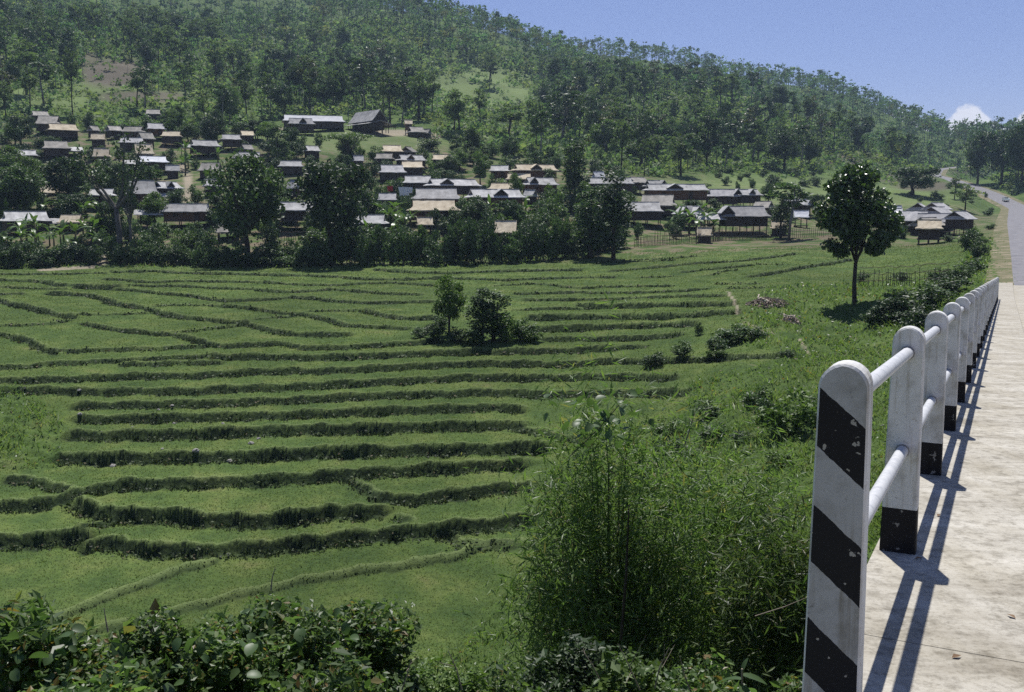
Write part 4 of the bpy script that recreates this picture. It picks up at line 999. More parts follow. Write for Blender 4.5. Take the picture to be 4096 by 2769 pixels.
def build_protos():
    for i in range(4):                      # dense rounded village trees, 10 m tall
        g = np.random.default_rng(100+i); mb, _ = limbs(10, .32, 3.2, g, 7, .26)
        proto(f'broad{i}', mb, clumpy(g, 34, 4400, 6.2, 3.8, 3.8, 1.5, .46, .75), [M_LEAF, M_LEAFD, M_LEAF, M_LEAFL][i], M_BARK)
    for i in range(6):                      # tall thin hillside trees, 16 m tall
        g = np.random.default_rng(200+i); mb, _ = limbs(16, .5, 3.0, g, 6, .20, g.uniform(-.3, .3))
        proto(f'hill{i}', mb, clumpy(g, 15, 760, (11.6, 10.2, 9.2)[i % 3], (3.0, 3.5, 3.3)[i % 3], (4.2, 5.6, 6.6)[i % 3], 1.35, .72, .6, .4, .22), [M_LEAFH, M_LEAFD, M_LEAFH, M_LEAF, M_LEAFH, M_LEAFO][i], M_BARKP if i % 2 else M_BARK)
    for i in range(2):                      # narrow columns draped with creeper
        g = np.random.default_rng(300+i); mb, _ = limbs(12, .3, 1.2, g, 5, .2)
        proto(f'column{i}', mb, clumpy(g, 26, 2200, 6.3, 1.9, 6.0, .95, .40, 1.1), [M_LEAFD, M_LEAF][i], M_BARK)
    g = np.random.default_rng(400); mb, tips = limbs(8, .42, 4.6, g, 9, .24)   # flat-topped tree
    cc = np.array([(*(np.array([math.cos(t), math.sin(t)])*r), 7.2+g.uniform(-.9, .5)) for t, r in zip(g.uniform(0, 6.3, 20), 5*g.uniform(0, 1, 20)**.5)]); k = g.integers(0, 20, 2000)
    q = cc[k]+ball(2000, g, .45)*np.array([1.7, 1.7, .4]); proto('umbrella0', mb, leaves(q, .42, g, .9), M_LEAFL, M_BARK)
    for i in range(5):                      # shrubs, 3 m across
        g = np.random.default_rng(500+i); mb = MB()
        for k in range(5):
            a = k*1.3+i; mb.tube([(0, 0, -.3), (math.cos(a)*.4, math.sin(a)*.4, .8), (math.cos(a)*.9, math.sin(a)*.9, 1.9)], [.05, .035, .015], 5, cap=False)
        proto(f'shrub{i}', mb, clumpy(g, 20, 1300, 1.45, 1.6, 1.45, .62, .27, .85, .45, .3), [M_LEAF, M_LEAFD, M_LEAFL, M_LEAF, M_LEAFD][i], M_BARK)
    g = np.random.default_rng(600)          # bare forked tree with ragged leaves
    mb = MB(); T0 = [(0, 0, -.5), (.1, 0, 3), (-.2, .1, 6.0)]; mb.tube(T0, [.42, .34, .28], 8)
    tips = []
    for a, l, z in ((2.6, 5.0, 12.0), (2.9, 4.4, 10.4), (.5, 3.2, 12.6), (.2, 1.3, 13.6), (3.4, 2.6, 9.0), (5.9, 4.0, 10.6)):
        e = Vector((math.cos(a)*l, math.sin(a)*l*.5, z)); m_ = Vector((math.cos(a)*l*.55, math.sin(a)*l*.3, 7.6)); mb.tube([(-.15, .1, 5.6), tuple(m_), tuple(e)], [.24, .16, .05], 6, cap=False); tips += [e, m_.lerp(e, .6)]
        for b in range(3):
            q = m_.lerp(e, .3+.22*b); w = q+Vector((g.uniform(-1.4, 1.4), g.uniform(-1, 1), g.uniform(.3, 1.4))); mb.tube([tuple(q), tuple(w)], [.07, .02], 4, cap=False); tips.append(w)
    k = g.integers(0, len(tips), 750); q = np.array([tuple(t) for t in tips])[k]+ball(750, g, .5)*np.array([1.0, 1.0, .8])
    proto('forked0', mb, leaves(q, .40, g, .4), M_LEAFD, mat_noise('grey_bark', (.05, .045, .04), (.19, .18, .165), 2.5, .95, .5, .04, .1))
    g = np.random.default_rng(700); mb, _ = limbs(14.2, .36, 3.4, g, 8, .24)   # the lone tree
    mb2 = MB(); mb2.tube([(0, 0, -.5), (.06, 0, .4), (-.08, 0, 2.2), (-.03, 0, 4.2)], [.36, .27, .23, .2], 9)
    tips = []
    for i in range(9):
        a = 2*math.pi*i/9+.3; r = g.uniform(1.2, 3.0); e = Vector((math.cos(a)*r, math.sin(a)*r, g.uniform(6.5, 11))); mb2.tube([(-.03, 0, 4.0+.05*i), (math.cos(a)*r*.4, math.sin(a)*r*.4, 5.4), tuple(e)], [.12, .085, .03], 5, cap=False)
    mb2.tube([(-.03, 0, 4.1), (.1, 0, 8), (0, 0, 12.5)], [.17, .12, .04], 6, cap=False)
    n = 12500; cc = []
    while len(cc) < 84:
        z = g.uniform(5.2, 13.6); t = (z-4.6)/9.4; rr = 4.2*min(1, (t*3.6)**.55)*min(1, ((1.06-t)*2.3))**.7*g.uniform(.85, 1.1); a = g.uniform(0, 6.28); cc.append((math.cos(a)*rr*g.uniform(.5, .98), math.sin(a)*rr*g.uniform(.5, .98), z))
    cc = np.array(cc); k = g.integers(0, len(cc), n); q = cc[k]+ball(n, g, .42)*np.array([1.05, 1.05, .75])
    PROTO['lone0'] = (mb2.mesh('trunk', M_BARK, True), mesh_np('crown', *leaves(q, .46, g, .55, .75), [leaf_mat('glossy_lone_leaf', (.024, .052, .016), (.076, .126, .034), .34, .7, .28)]))
build_protos()
SIZE = {'broad': (10, 7.6), 'hill': (16, 6.6), 'column': (12, 4.0), 'umbrella': (8, 10.5), 'shrub': (3, 3.3), 'forked': (13.5, 10), 'lone': (14.0, 8.0)}
PARTN = {'shrub': ('stem', 'foliage')}
def plant(key, X, Y, H, W, label, cat, name, group=None, z=None, rot=None):
    tr, cr = PROTO[key]; base = key.rstrip('0123456789'); h0, w0 = SIZE[base]
    z = float(gz(X, Y)[0]) if z is None else z
    t = thing(name, label, cat, (X, Y, z), random.uniform(0, 6.28) if rot is None else rot, group, (W/w0, W/w0, H/h0))
    a, b = PARTN.get(base, ('trunk', 'crown')); obj(a, tr, t); obj(b, cr, t); return t
def at(key, u, vb, vt, wpx, label, cat='tree', name='tree', group=None, y0=100, y1=420, rot=None):
    s = 1/2.2695                            # picked on a 2324 pixel wide view
    p = ground(u*s*1.0, vb*s, 0, y0, y1); px = p[1]/F
    return plant(key, p[0], p[1], (vb-vt)*s*px, wpx*s*px, label, cat, name, group, None, rot)
# single trees one can point at
at('lone0', 1938, 692, 372, 166, 'tall lone tree with glossy round crown standing on the field edge', name='lone_tree', y0=60, rot=.4)
at('broad1', 755, 602, 340, 175, 'biggest dark tree hiding the platform house', y0=138)
at('broad0', 562, 598, 350, 180, 'large leafy tree above the low thatched shed', y0=138)
at('forked0', 272, 588, 318, 190, 'bare limbed forked tree with pale branches before the low silver house', y0=138, rot=.0)
at('forked0', 300, 590, 395, 90, 'slender half bare tree just behind the bare limbed forked one', y0=138, rot=2.2)
at('broad1', 155, 480, 345, 105, 'dark tree over the open tan shed', y0=138)
at('broad0', 40, 500, 378, 120, 'leafy tree covering the slope above the big pale shingle house', y0=138)
at('broad3', 22, 430, 335, 80, 'light green tree below the silver shingle house on the upper slope', y0=138)
at('umbrella0', 790, 372, 304, 112, 'flat topped bright green tree below the meadow', y0=138)
at('column1', 1303, 480, 318, 78, 'olive topped leafy tree between silver roofed houses', y0=138)
at('column0', 1392, 590, 392, 95, 'dark creeper covered tree rising above the hedge', y0=138)
at('column1', 1340, 585, 420, 110, 'leafy tree leaning on the creeper covered one', y0=138)
at('column0', 619, 318, 276, 24, 'small dark columnar tree on the meadow', y0=180)
at('broad1', 585, 318, 280, 36, 'small round dark tree beside the columnar one on the meadow', y0=180)
at('column0', 497, 268, 230, 26, 'very dark narrow tree above the banana slope', y0=180)
at('shrub1', 972, 342, 308, 62, 'round dark shrub on the grass below the hall yard', 'shrub', 'shrub', None, 180)
at('hill3', 1790, 545, 398, 100, 'slim tree with bare trunk beside the pale roofed houses', y0=138)
at('column0', 1772, 540, 440, 50, 'narrow dark tree against the slim bare trunked one', y0=138)
at('broad1', 2072, 445, 372, 112, 'broad dark tree on the bare bank beside the road bend', y0=180)
at('hill2', 2166, 452, 398, 34, 'thin sparse sapling on the road bank', y0=180)
at('hill4', 2190, 478, 412, 50, 'thin crooked tree on the road bank', y0=180)
at('shrub1', 940, 470, 440, 30, 'small shrub beside the clothes line', 'shrub', 'shrub', None, 150)
at('broad0', 1020, 400, 355, 52, 'leafy tree above the silver hip roofed house', y0=138)
at('broad3', 1090, 420, 345, 45, 'light leaved tree behind the broad gabled house', y0=138)
at('broad3', 1170, 470, 395, 40, 'light leaved tree between tan and silver roofs', y0=138)
at('shrub2', 1250, 500, 410, 60, 'tall papaya like bush below the double gabled house', 'shrub', 'shrub', None, 138)
WHERE = ['above the topmost thatched hut', 'on the burnt patch slope', 'above the banana slope', 'behind the long white roofed building', 'behind the steep roofed hall', 'around the hillside clearing', 'behind the central houses', 'above the creeper covered tree', 'above the green meadow', 'above the bare earth bank', 'behind the broad tree at the road bend', 'along the far road']
def where_on_hill(u): return WHERE[int(np.clip(np.searchsorted([60, 150, 270, 345, 420, 530, 600, 690, 790, 870, 940], u), 0, 11))]
ADJ = {'hill0': 'slender dark trunked', 'hill1': 'slender pale trunked dark', 'hill2': 'full crowned', 'hill3': 'slender pale trunked', 'hill4': 'broad crowned', 'hill5': 'olive crowned', 'broad1': 'dense dark rounded', 'broad0': 'dense rounded', 'broad3': 'light green rounded'}
# foot-of-the-hill trees, told apart by place and outline
foot = [('hill0',885,282,165,60),('hill1',912,280,180,45),('hill1',958,268,190,46),('hill4',1042,310,208,62),('hill0',1155,322,236,75),('hill1',1275,325,205,88),('hill1',1320,300,218,70),('hill2',1408,345,222,66),('hill3',1238,300,240,50),('broad1',1603,386,255,60),('hill1',1655,372,272,62),('hill3',1705,380,270,75),('hill1',1640,362,230,30),('hill2',1490,372,300,60),('broad3',1375,352,275,70),('broad3',1455,372,318,60),('hill4',1545,398,300,70),('broad0',1780,385,300,72),('broad1',640,200,105,56),('hill2',700,230,120,50),('hill1',830,255,130,60),('hill3',870,262,150,44),('broad0',790,235,170,60),('broad1',735,245,175,70),('hill0',165,262,110,36),('hill3',100,240,130,60),('hill1',330,250,150,50),('hill0',60,215,90,60),('hill1',1580,250,180,50),('hill2',1110,160,95,40),('broad1',2272,418,285,72),('broad0',2218,418,300,62),('broad1',2318,420,270,70)]
for k, (ky, u, vb, vt, w) in enumerate(foot):
    lab = f'{"tall" if vb-vt > 100 else "middle sized"} {ADJ[ky]} hill foot tree {where_on_hill(u/2.2695)}'
    at(ky, u, vb, vt, w*1.15, lab, group='trees at the foot of the hill' if u <= 2150 else 'trees along the road', y0=200, y1=520)
# shrubs in the middle of the fields
for ky, u, vb, vt, w, lab in (('broad3',1020,762,624,88,'small pale topped tree on the overgrown mound in the fields'),('column0',1095,776,650,78,'dark ivy covered stump tree on the mound in the fields'),('column1',1120,774,655,90,'leafy bush tree leaning over the dark one on the field mound')):
    at(ky, u, vb, vt, w, lab, y0=60)
for i, (u, vb, vt, w) in enumerate([(985,772,735,60),(1040,775,738,60),(1150,775,700,80),(1190,772,720,70),(955,768,742,50),(1075,780,748,70),(1000,745,712,40),(1210,775,745,50)]):
    at(f'shrub{i%5}', u, vb, vt, w, 'low bush on the overgrown mound in the fields', 'bush', 'bush', 'bushes on the field mound', 60)
for i, (u, vb, vt, w, lab) in enumerate([(1660,778,735,110,'long low dark bush beside the trodden field path'),(1710,770,738,60,'small bush against the long dark one by the path'),(1780,985,865,150,'big dark bush on the slope under the railing'),(1850,965,905,90,'rounded bush beside the big dark one under the railing'),(1740,950,900,70,'small bush uphill of the big dark one'),(1585,760,730,24,'tiny upright bush on the terrace edge')]):
    at(f'shrub{i%5}', u, vb, vt, w, lab, 'bush', 'bush', None, 30)
for i, (u, vb, vt, w) in enumerate([(2060,720,655,120),(2110,690,640,110),(2150,665,622,100),(2010,735,690,90),(2085,745,690,100),(2180,640,600,80),(2205,620,580,60),(2195,570,520,60),(2220,590,545,46),(2130,640,605,60),(2040,690,655,70),(1980,740,700,70),(1955,640,615,36),(2045,640,618,50)]):
    at(f'shrub{(1,3,1,4)[i%4]}', u, vb, vt, w, 'dense scrubby bush on the bank beside the bridge end', 'bush', 'bush', 'bushes on the bank by the bridge end', 40, 300)

r = random.Random(44)
for i in range(20):
    p = ground(r.uniform(640, 815), r.uniform(350, 520), 0, 24, 90); ky = f'shrub{i%5}'; sz = r.uniform(.7, 1.5)
    plant(ky, p[0], p[1], sz*r.uniform(.7, 1), sz*1.5, f'small {("leafy", "dark", "light green", "leafy", "dark")[i%5]} bush on the grassy slope between bamboo and field path', 'bush', 'bush', 'small bushes on the grassy slope')
# ------------------------------------------------------------------ banana plants
def banana_meshes():
    st = MB(); st.tube([(0, 0, -.3), (.03, 0, 1.2), (0, .02, 2.4)], [.16, .13, .08], 8); stem = st.mesh('stem', M_STEM, True); out = []
    for L, W, bend, upz in ((2.3, .52, 1.0, .95), (2.0, .5, 1.5, .7), (1.7, .45, .5, 1.3)):
        mb = MB(); n = 8
        for i in range(n):
            t = i/(n-1); a = upz-bend*t*1.25; 
            x = L*sum(math.cos(upz-bend*1.25*k/(n-1)) for k in range(i+1))/n; z = L*sum(math.sin(upz-bend*1.25*k/(n-1)) for k in range(i+1))/n
            w = W*math.sin(math.pi*min(1, .08+t*.95))**.6*.5*(1+.15*math.sin(i*2.3))
            mb.v += [(x, -w, z+.06-w*.15), (x, 0, z), (x, w, z+.06-w*.15)]
        for i in range(n-1):
            for k in (0, 1): mb.f.append((i*3+k, i*3+k+1, (i+1)*3+k+1, (i+1)*3+k)); mb.m.append(0)
        out.append(mb.mesh('leaf', M_BAN, True))
    return stem, out
BSTEM, BLEAF = banana_meshes()
def banana(X, Y, s, label, group, seed):
    r = random.Random(seed); t = thing('banana_plant', label, 'banana plant', (X, Y, float(gz(X, Y)[0])), r.uniform(0, 6.28), group, s); obj('stem', BSTEM, t)
    n = r.randint(6, 8)
    for i in range(n):
        o = obj('leaf', BLEAF[2 if i == 0 else r.randint(0, 1)], t, (0, 0, 2.25+r.uniform(-.25, .1))); o.rotation_euler = (r.uniform(-.2, .2), r.uniform(-.3, .2), i*2.4+r.uniform(-.3, .3))
def clearh(X, Y, m=1.0):
    return all(math.hypot(X-a, Y-b) > max(W, D)*.5+m for a, b, W, D in houses)
zones = [((5,500,230,585), 34, 'banana plant in the lowest grove beside the fields', 'banana plants in the lowest grove'), ((800,500,960,560), 13, 'banana plant under the golden thatched house', 'banana plants under the golden thatched house'),
         ((1500,485,1620,545), 14, 'banana plant in the fenced garden', 'banana plants in the fenced garden'), ((1100,470,1200,540), 8, 'banana plant around the steep sunken hut', 'banana plants around the sunken hut'), ((330,255,480,300), 12, 'banana plant on the slope above the upper huts', 'banana plants on the upper slope'), ((420,350,500,400), 7, 'banana plant beside the village footpath', 'banana plants by the footpath')]
sd = 0
for (x0, y0, x1, y1), n, lab, grp in zones:
    r = random.Random(int(x0)); k = 0; tries = 0
    while k < n and tries < 300:
        tries += 1; u, v = r.uniform(x0, x1)/2.2695, r.uniform(y0, y1)/2.2695; p = ground(u, v, 0, 136, 330)
        if clearh(p[0], p[1], 1.5): sd += 1; k += 1; banana(p[0], p[1], r.uniform(.85, 1.35), lab, grp, sd)
def hides(p, hgt, wid, lim=.22):
    u, v = project(p[0], p[1], p[2]); px = F/p[1]; w = wid*px*.5; top = v-hgt*px
    for u0, u1, vt, ve, Y in RECTS:
        if Y > p[1]-1:
            ov = max(0, min(u1, u+w)-max(u0, u-w))*max(0, min(ve+1.5, v)-max(vt, top))
            if ov > lim*(u1-u0)*(ve+1.5-vt): return True
    return False
def near_house(X, Y):
    d, lab = min((math.hypot(X-a, Y-b), l) for a, b, l in HLAB); return lab
KIND = {'shrub0': 'leafy', 'shrub1': 'dark', 'shrub2': 'light green', 'shrub3': 'leafy', 'shrub4': 'dark', 'broad0': 'rounded', 'broad1': 'dark', 'broad3': 'light green', 'column1': 'narrow'}
def by_house(ky, noun, X, Y):
    w = f'{KIND[ky]} {noun} beside the {near_house(X, Y)}'.split(); return ' '.join(w[:16])
# ------------------------------------------------------------------ hedge along the foot of the village, shrubs and small trees between the houses
hed = np.array([(-10,270),(60,269),(95,266),(112,266),(200,269),(300,269),(400,268),(500,266),(560,262),(600,255),(625,250)], float)
r = random.Random(3); hl = np.r_[0, np.cumsum(np.hypot(*np.diff(hed, axis=0).T))]
for i in range(92):
    d = hl[-1]*(i+r.uniform(-.3, .3))/92; u = np.interp(d, hl, hed[:, 0]); v = np.interp(d, hl, hed[:, 1])-r.uniform(1.5, 5)
    if 97 < u < 112: continue
    p = ground(u, v, 0, 136, 200); big = u > 330
    hgt = r.uniform(3.6, 6.4) if big else r.uniform(2.2, 3.8); wd = r.uniform(2.6, 4.4)
    while hgt > 1.8 and hides(p, hgt, wd, .3): hgt *= .85
    ky = f'shrub{r.choice((0,1,3,4,0))}'
    plant(ky, p[0], p[1], hgt, wd, f'{KIND[ky]} bush in the hedge between the fields and ' + ('the lowest banana grove' if u < 100 else 'the platform house' if 290 < u < 345 else 'the plank walled houses' if u < 290 else 'the golden thatched house' if u < 460 else 'the creeper covered tree'), 'bush', 'hedge_bush', 'hedge between the village and the fields')
for (u0, u1, v0, v1, n) in ((790, 1430, 470, 575, 62),):
    for i in range(n):
        p = ground(r.uniform(u0, u1)/2.2695, r.uniform(v0, v1)/2.2695, 0, 136, 230)
        hg, wd, ky = r.uniform(3, 5.6), r.uniform(3.2, 5.0), f'shrub{r.choice((0,2,3,1))}'
        if clearh(p[0], p[1], .6) and not hides(p, hg, wd, .2): plant(ky, p[0], p[1], hg, wd, by_house(ky, 'thicket bush', p[0], p[1]), 'bush', 'thicket_bush', 'thicket behind the hedge')
def scatter(n, box, kinds, hr, wr, label, cat, name, group, m=.4, seed=1):
    r = random.Random(seed); k = 0; tries = 0
    while k < n and tries < n*16:
        tries += 1; u, v = r.uniform(box[0], box[2])/2.2695, r.uniform(box[1], box[3])/2.2695; p = ground(u, v, 0, 136, 420)
        if p[1] > 160 and 180 < u < 192 and 160 < v < 208: continue
        if not clearh(p[0], p[1], m): continue
        ky, hg, wd = r.choice(kinds), r.uniform(*hr), r.uniform(*wr)
        if hides(p, hg, wd): continue
        k += 1; plant(ky, p[0], p[1], hg, wd, by_house(ky, cat, p[0], p[1]) if 'bank' not in label and 'meadow' not in label else label, cat, name, f'{cat}s beside the {near_house(p[0], p[1])}' if 'bank' not in label and 'meadow' not in label else group)
SH = ('shrub0', 'shrub1', 'shrub2', 'shrub3', 'shrub4'); TR = ('broad0', 'broad1', 'broad3', 'column1')
scatter(95, (0, 290, 480, 590), SH, (2.2, 4.6), (2.6, 5.0), 'leafy shrub between the houses of the western slope', 'shrub', 'shrub', 'shrubs between the houses', seed=2)
scatter(85, (480, 330, 900, 580), SH, (2.2, 4.8), (2.6, 5.2), 'leafy shrub between the houses of the western slope', 'shrub', 'shrub', 'shrubs between the houses', seed=3)
scatter(85, (860, 350, 1420, 540), SH, (2.2, 4.6), (2.6, 5.0), 'leafy shrub around the central houses', 'shrub', 'shrub', 'shrubs around the central houses', seed=4)
scatter(50, (1420, 400, 1960, 545), SH, (1.2, 2.6), (1.6, 3.2), 'low shrub around the fieldside houses', 'shrub', 'shrub', 'shrubs around the fieldside houses', seed=5)
scatter(34, (0, 300, 680, 560), TR, (5, 9), (4.2, 7.2), 'middle sized leafy tree among the village houses', 'tree', 'village_tree', 'trees among the village houses', .8, 6)
scatter(26, (640, 350, 1420, 540), TR, (4.0, 8.0), (3.4, 6.0), 'middle sized leafy tree among the village houses', 'tree', 'village_tree', 'trees among the village houses', .8, 7)
scatter(7, (1440, 430, 1900, 540), TR, (3.5, 6.5), (2.6, 4.2), 'small leafy tree beside the fieldside houses', 'tree', 'village_tree', 'trees beside the fieldside houses', .8, 8)
scatter(30, (2040, 420, 2260, 560), SH, (1.0, 2.4), (1.6, 3.4), 'scrubby bush on the grass bank of the road', 'bush', 'bush', 'bushes on the road bank', .3, 9)
scatter(26, (1560, 375, 2060, 430), SH, (1.4, 3.4), (2.2, 4.4), 'bush along the upper edge of the meadow', 'bush', 'bush', 'bushes along the meadow edge', .3, 10)

# ------------------------------------------------------------------ the wood on the hill
def low_tree(g, n, H, rx, leaf, kindq):
    th = (.12, .30, .42)[kindq]
    cc = ball(9, g, .25)*np.array([rx*.85, rx*.85, H*(1-th)*.44])+np.array([g.uniform(-.6, .6), 0, H*(th+(1-th)*.54)])
    k = g.integers(0, 9, n); q = cc[k]+ball(n, g, .5)*np.array([rx*.5, rx*.5, rx*.32])*g.uniform(.6, 1.3, 9)[k][:, None]
    v, f = leaves(q, leaf, g, .45, .7); t = np.array([[.2, 0, -1], [-.1, .17, -1], [-.1, -.17, -1], [0, 0, H*.8]])
    tf = np.array([[0, 1, 3, 3], [1, 2, 3, 3], [2, 0, 3, 3]])
    tv = np.array([t[i] for tri in ((0, 1, 3), (1, 2, 3), (2, 0, 3)) for i in tri])
    tq = np.array([[.16, 0, -1], [-.16, 0, -1], [-.07, 0, H*.8], [.07, 0, H*.8], [0, .16, -1], [0, -.16, -1], [0, -.07, H*.8], [0, .07, H*.8]])
    return np.r_[v, tq], np.r_[f, np.array([[0, 1, 2, 3], [4, 5, 6, 7]])+len(v)], np.r_[np.zeros(len(f)), [1, 1]]
def tint_leaf_mat(name):
    m = leaf_mat(name, (.042, .072, .030), (.105, .145, .058), .65, .25, .42); n, l = m.node_tree.nodes, m.node_tree.links
    hs = [x for x in n if x.type == 'HUE_SAT'][0]; at_ = n.new('ShaderNodeAttribute'); at_.attribute_name = 'tint'
    mr = n.new('ShaderNodeMapRange'); mr.inputs['To Min'].default_value = .75; mr.inputs['To Max'].default_value = 2.1; l.new(at_.outputs['Fac'], mr.inputs['Value']); l.new(mr.outputs[0], hs.inputs['Value'])
    a2 = n.new('ShaderNodeAttribute'); a2.attribute_name = 'hue'; mh = n.new('ShaderNodeMapRange'); mh.inputs['To Min'].default_value = .545; mh.inputs['To Max'].default_value = .435; l.new(a2.outputs['Fac'], mh.inputs['Value']); l.new(mh.outputs[0], hs.inputs['Hue']); return m
M_WOOD = tint_leaf_mat('woodland_leaf')
def density(u, v):
    d = np.ones_like(u)
    d *= 1-.93*blob(u, v, 480, 90, 60, 27, .3); d *= 1-.85*blob(u, v, 116, 75, 36, 13); d *= 1-.75*blob(u, v, 60, 98, 80, 14); d *= 1-.7*blob(u, v, 170, 102, 60, 12)
    d *= 1-.98*blob(u, v, 345, 128, 105, 12, .25); d *= 1-.9*blob(u, v, 800, 185, 130, 16); d *= 1-.75*blob(u, v, 845, 162, 40, 8); d *= 1-.9*blob(u, v, 905, 188, 55, 14); d *= 1-.8*blob(u, v, 528, 124, 30, 9)
    d *= 1-.97*blob(u, v, 955, 186, 48, 13, .25); d *= 1-.45*blob(u, v, 130, 90, 150, 32)
    d *= np.clip((135+.05*u-v)/22+(u > 430)*.9, .0, 1)
    return d
def forest():
    g = np.random.default_rng(11); N = 40000
    Y = np.sqrt(g.uniform(255**2, 990**2, N)); X = g.uniform(-.60, .62, N)*Y; z = zbase(X, Y); u, v = project(X, Y, z)
    ridge = np.array([v for v in v]); lim = np.interp(u, [0, 430, 560, 650, 780, 860, 930, 990, 1060], [260, 285, 262, 262, 300, 330, 345, 380, 385])
    rd, _ = road_dist(X, Y)
    pat = .5+.5*np.sin(X/31+1.7*np.sin(Y/43))*np.sin(Y/27+1.1*np.sin(X/53)); dens = density(u, v)*np.minimum(1, .12+density(u, v-6*F/Y))*np.minimum(1, .3+density(u, v-12*F/Y))*(.22+1.0*pat); keep = (g.uniform(0, 1, N) < dens*np.interp(Y, [250, 420, 990], [.60, .46, .36])) & (Y > lim) & (rd > 9) & (v > -45) & (u > -40) & (u < 1070)
    keep &= np.array([True]*N)
    X, Y, z, u, v = X[keep], Y[keep], z[keep], u[keep], v[keep]
    hs_ = np.array([(a, b) for a, b, _, _ in houses]); ok = np.ones(len(X), bool)
    for a, b in hs_: ok &= np.hypot(X-a, Y-b) > 11
    # thin out trees that crowd each other
    order = g.permutation(np.nonzero(ok)[0]); cell = {}; sel = []
    for i in order:
        k = (int(X[i]//5.5), int(Y[i]//5.5))
        if k in cell: continue
        cell[k] = 1; sel.append(i)
    sel = np.array(sel); X, Y, z, u, v = X[sel], Y[sel], z[sel], u[sel], v[sel]
    return g, X, Y, z, u, v
g, X, Y, z, u, v = forest()
Hh = (6+15*g.uniform(0, 1, len(X))**1.5)*np.interp(Y, [250, 400, 900], [.72, .92, 1.0]); vis = (u > 0) & (u < 1024) & (v > -5)
size_px = Hh/Y*F*vis; big = np.argsort(-size_px)[:265]; isbig = np.zeros(len(X), bool); isbig[big] = True
for i in big:
    ky = random.choice(('hill0', 'hill1', 'hill2', 'hill3', 'hill4', 'hill5', 'hill0', 'hill2', 'broad1', 'broad0'))
    lab = f'{"tall" if Hh[i] > 11 else "short"} {ADJ[ky]} hill tree {where_on_hill(u[i])}'
    plant(ky, X[i], Y[i], Hh[i]*(1 if ky.startswith('hill') else .8), Hh[i]*random.uniform(.36, .54), lab, 'tree', 'hillside_tree', 'slender trees over the lower hill' if ky.startswith('hill') else 'rounded trees over the lower hill', float(z[i])-.2)
rest = np.nonzero(~isbig)[0]
VS, FS, MI, TI, HU = [], [], [], [], []; o = 0
lows = [low_tree(np.random.default_rng(40+i), (104, 76)[i % 2], 1.0*14, g.uniform(2.0, 3.4), (.95, 1.2)[i % 2], i % 3) for i in range(12)]
for i_v, (lv, lf, lm) in enumerate(lows):
    idx = rest[(rest % 12) == i_v]
    if not len(idx): continue
    a = g.uniform(0, 6.28, len(idx)); c, s = np.cos(a), np.sin(a); sc = Hh[idx]/14; wd = g.uniform(.85, 1.25, len(idx))
    x = (lv[None, :, 0]*c[:, None]-lv[None, :, 1]*s[:, None])*(sc*wd)[:, None]+X[idx][:, None]; y = (lv[None, :, 0]*s[:, None]+lv[None, :, 1]*c[:, None])*(sc*wd)[:, None]+Y[idx][:, None]; zz = lv[None, :, 2]*sc[:, None]+z[idx][:, None]
    VS.append(np.stack([x, y, zz], -1).reshape(-1, 3)); FS.append((lf[None]+(np.arange(len(idx))*len(lv))[:, None, None]+o).reshape(-1, 4)); MI.append(np.tile(lm, len(idx))); o += len(idx)*len(lv)
    TI.append(np.repeat(g.uniform(0, 1, len(idx))**1.3, len(lv))); yel = np.where(g.uniform(0, 1, len(idx)) < .06, 1.0, g.uniform(0, .45, len(idx))); HU.append(np.repeat(yel, len(lv)))
wood_o = obj('forest', mesh_np('forest', np.concatenate(VS), np.concatenate(FS), [M_WOOD, M_BARKP], False, dict(tint=np.concatenate(TI), hue=np.concatenate(HU)), np.concatenate(MI)))
kind(wood_o, 'stuff', 'mixed wood covering the upper hillside and ridge')
print('forest trees', len(X), 'quads', sum(len(f) for f in FS))
# undergrowth on the hill
g = np.random.default_rng(12); N = 26000; Yu = np.sqrt(g.uniform(250**2, 640**2, N)); Xu = g.uniform(-.58, .6, N)*Yu; zu = zbase(Xu, Yu); uu, vv = project(Xu, Yu, zu); rd, _ = road_dist(Xu, Yu)
lim = np.interp(uu, [0, 430, 560, 650, 780, 860, 930, 990, 1060], [255, 290, 258, 268, 300, 330, 340, 370, 375])
thin = 1-.8*blob(uu, vv, 480, 90, 60, 27)-.98*blob(uu, vv, 345, 128, 105, 12, .25); thin *= 1-.9*blob(uu, vv, 800, 185, 130, 15); thin *= 1-.92*blob(uu, vv, 116, 75, 38, 16); thin *= 1-.7*blob(uu, vv, 145, 97, 48, 7); thin *= 1-.6*blob(uu, vv, 60, 98, 70, 12); thin *= 1-.97*blob(uu, vv, 955, 186, 48, 13, .25)
ok = (Yu > lim) & (rd > 7) & (g.uniform(0, 1, N) < thin)
for a, b, W_, D_ in houses: ok &= np.hypot(Xu-a, Yu-b) > 8
Xu, Yu, zu = Xu[ok], Yu[ok], zu[ok]; n = len(Xu); per = 20
sz = (.7+2.4*g.uniform(0, 1, n)**2)*np.interp(Yu, [250, 640], [.8, 1.3]); q = np.c_[Xu, Yu, zu][:, None]+ball(n*per, g, .4).reshape(n, per, 3)*sz[:, None, None]*np.array([1.1, 1.1, .8])+np.array([0, 0, .55])*sz[:, None, None]
v_, f_ = leaves(q.reshape(-1, 3), np.repeat(sz*.62, per), g, .6, .75)
und = obj('undergrowth', mesh_np('undergrowth', v_, f_, [M_WOOD], False, dict(tint=np.repeat(g.uniform(.5, 1.4, n), per*4), hue=np.repeat(g.uniform(.2, .8, n), per*4)))); kind(und, 'stuff', 'low bright green scrub between the hillside trees')
print('undergrowth', n)

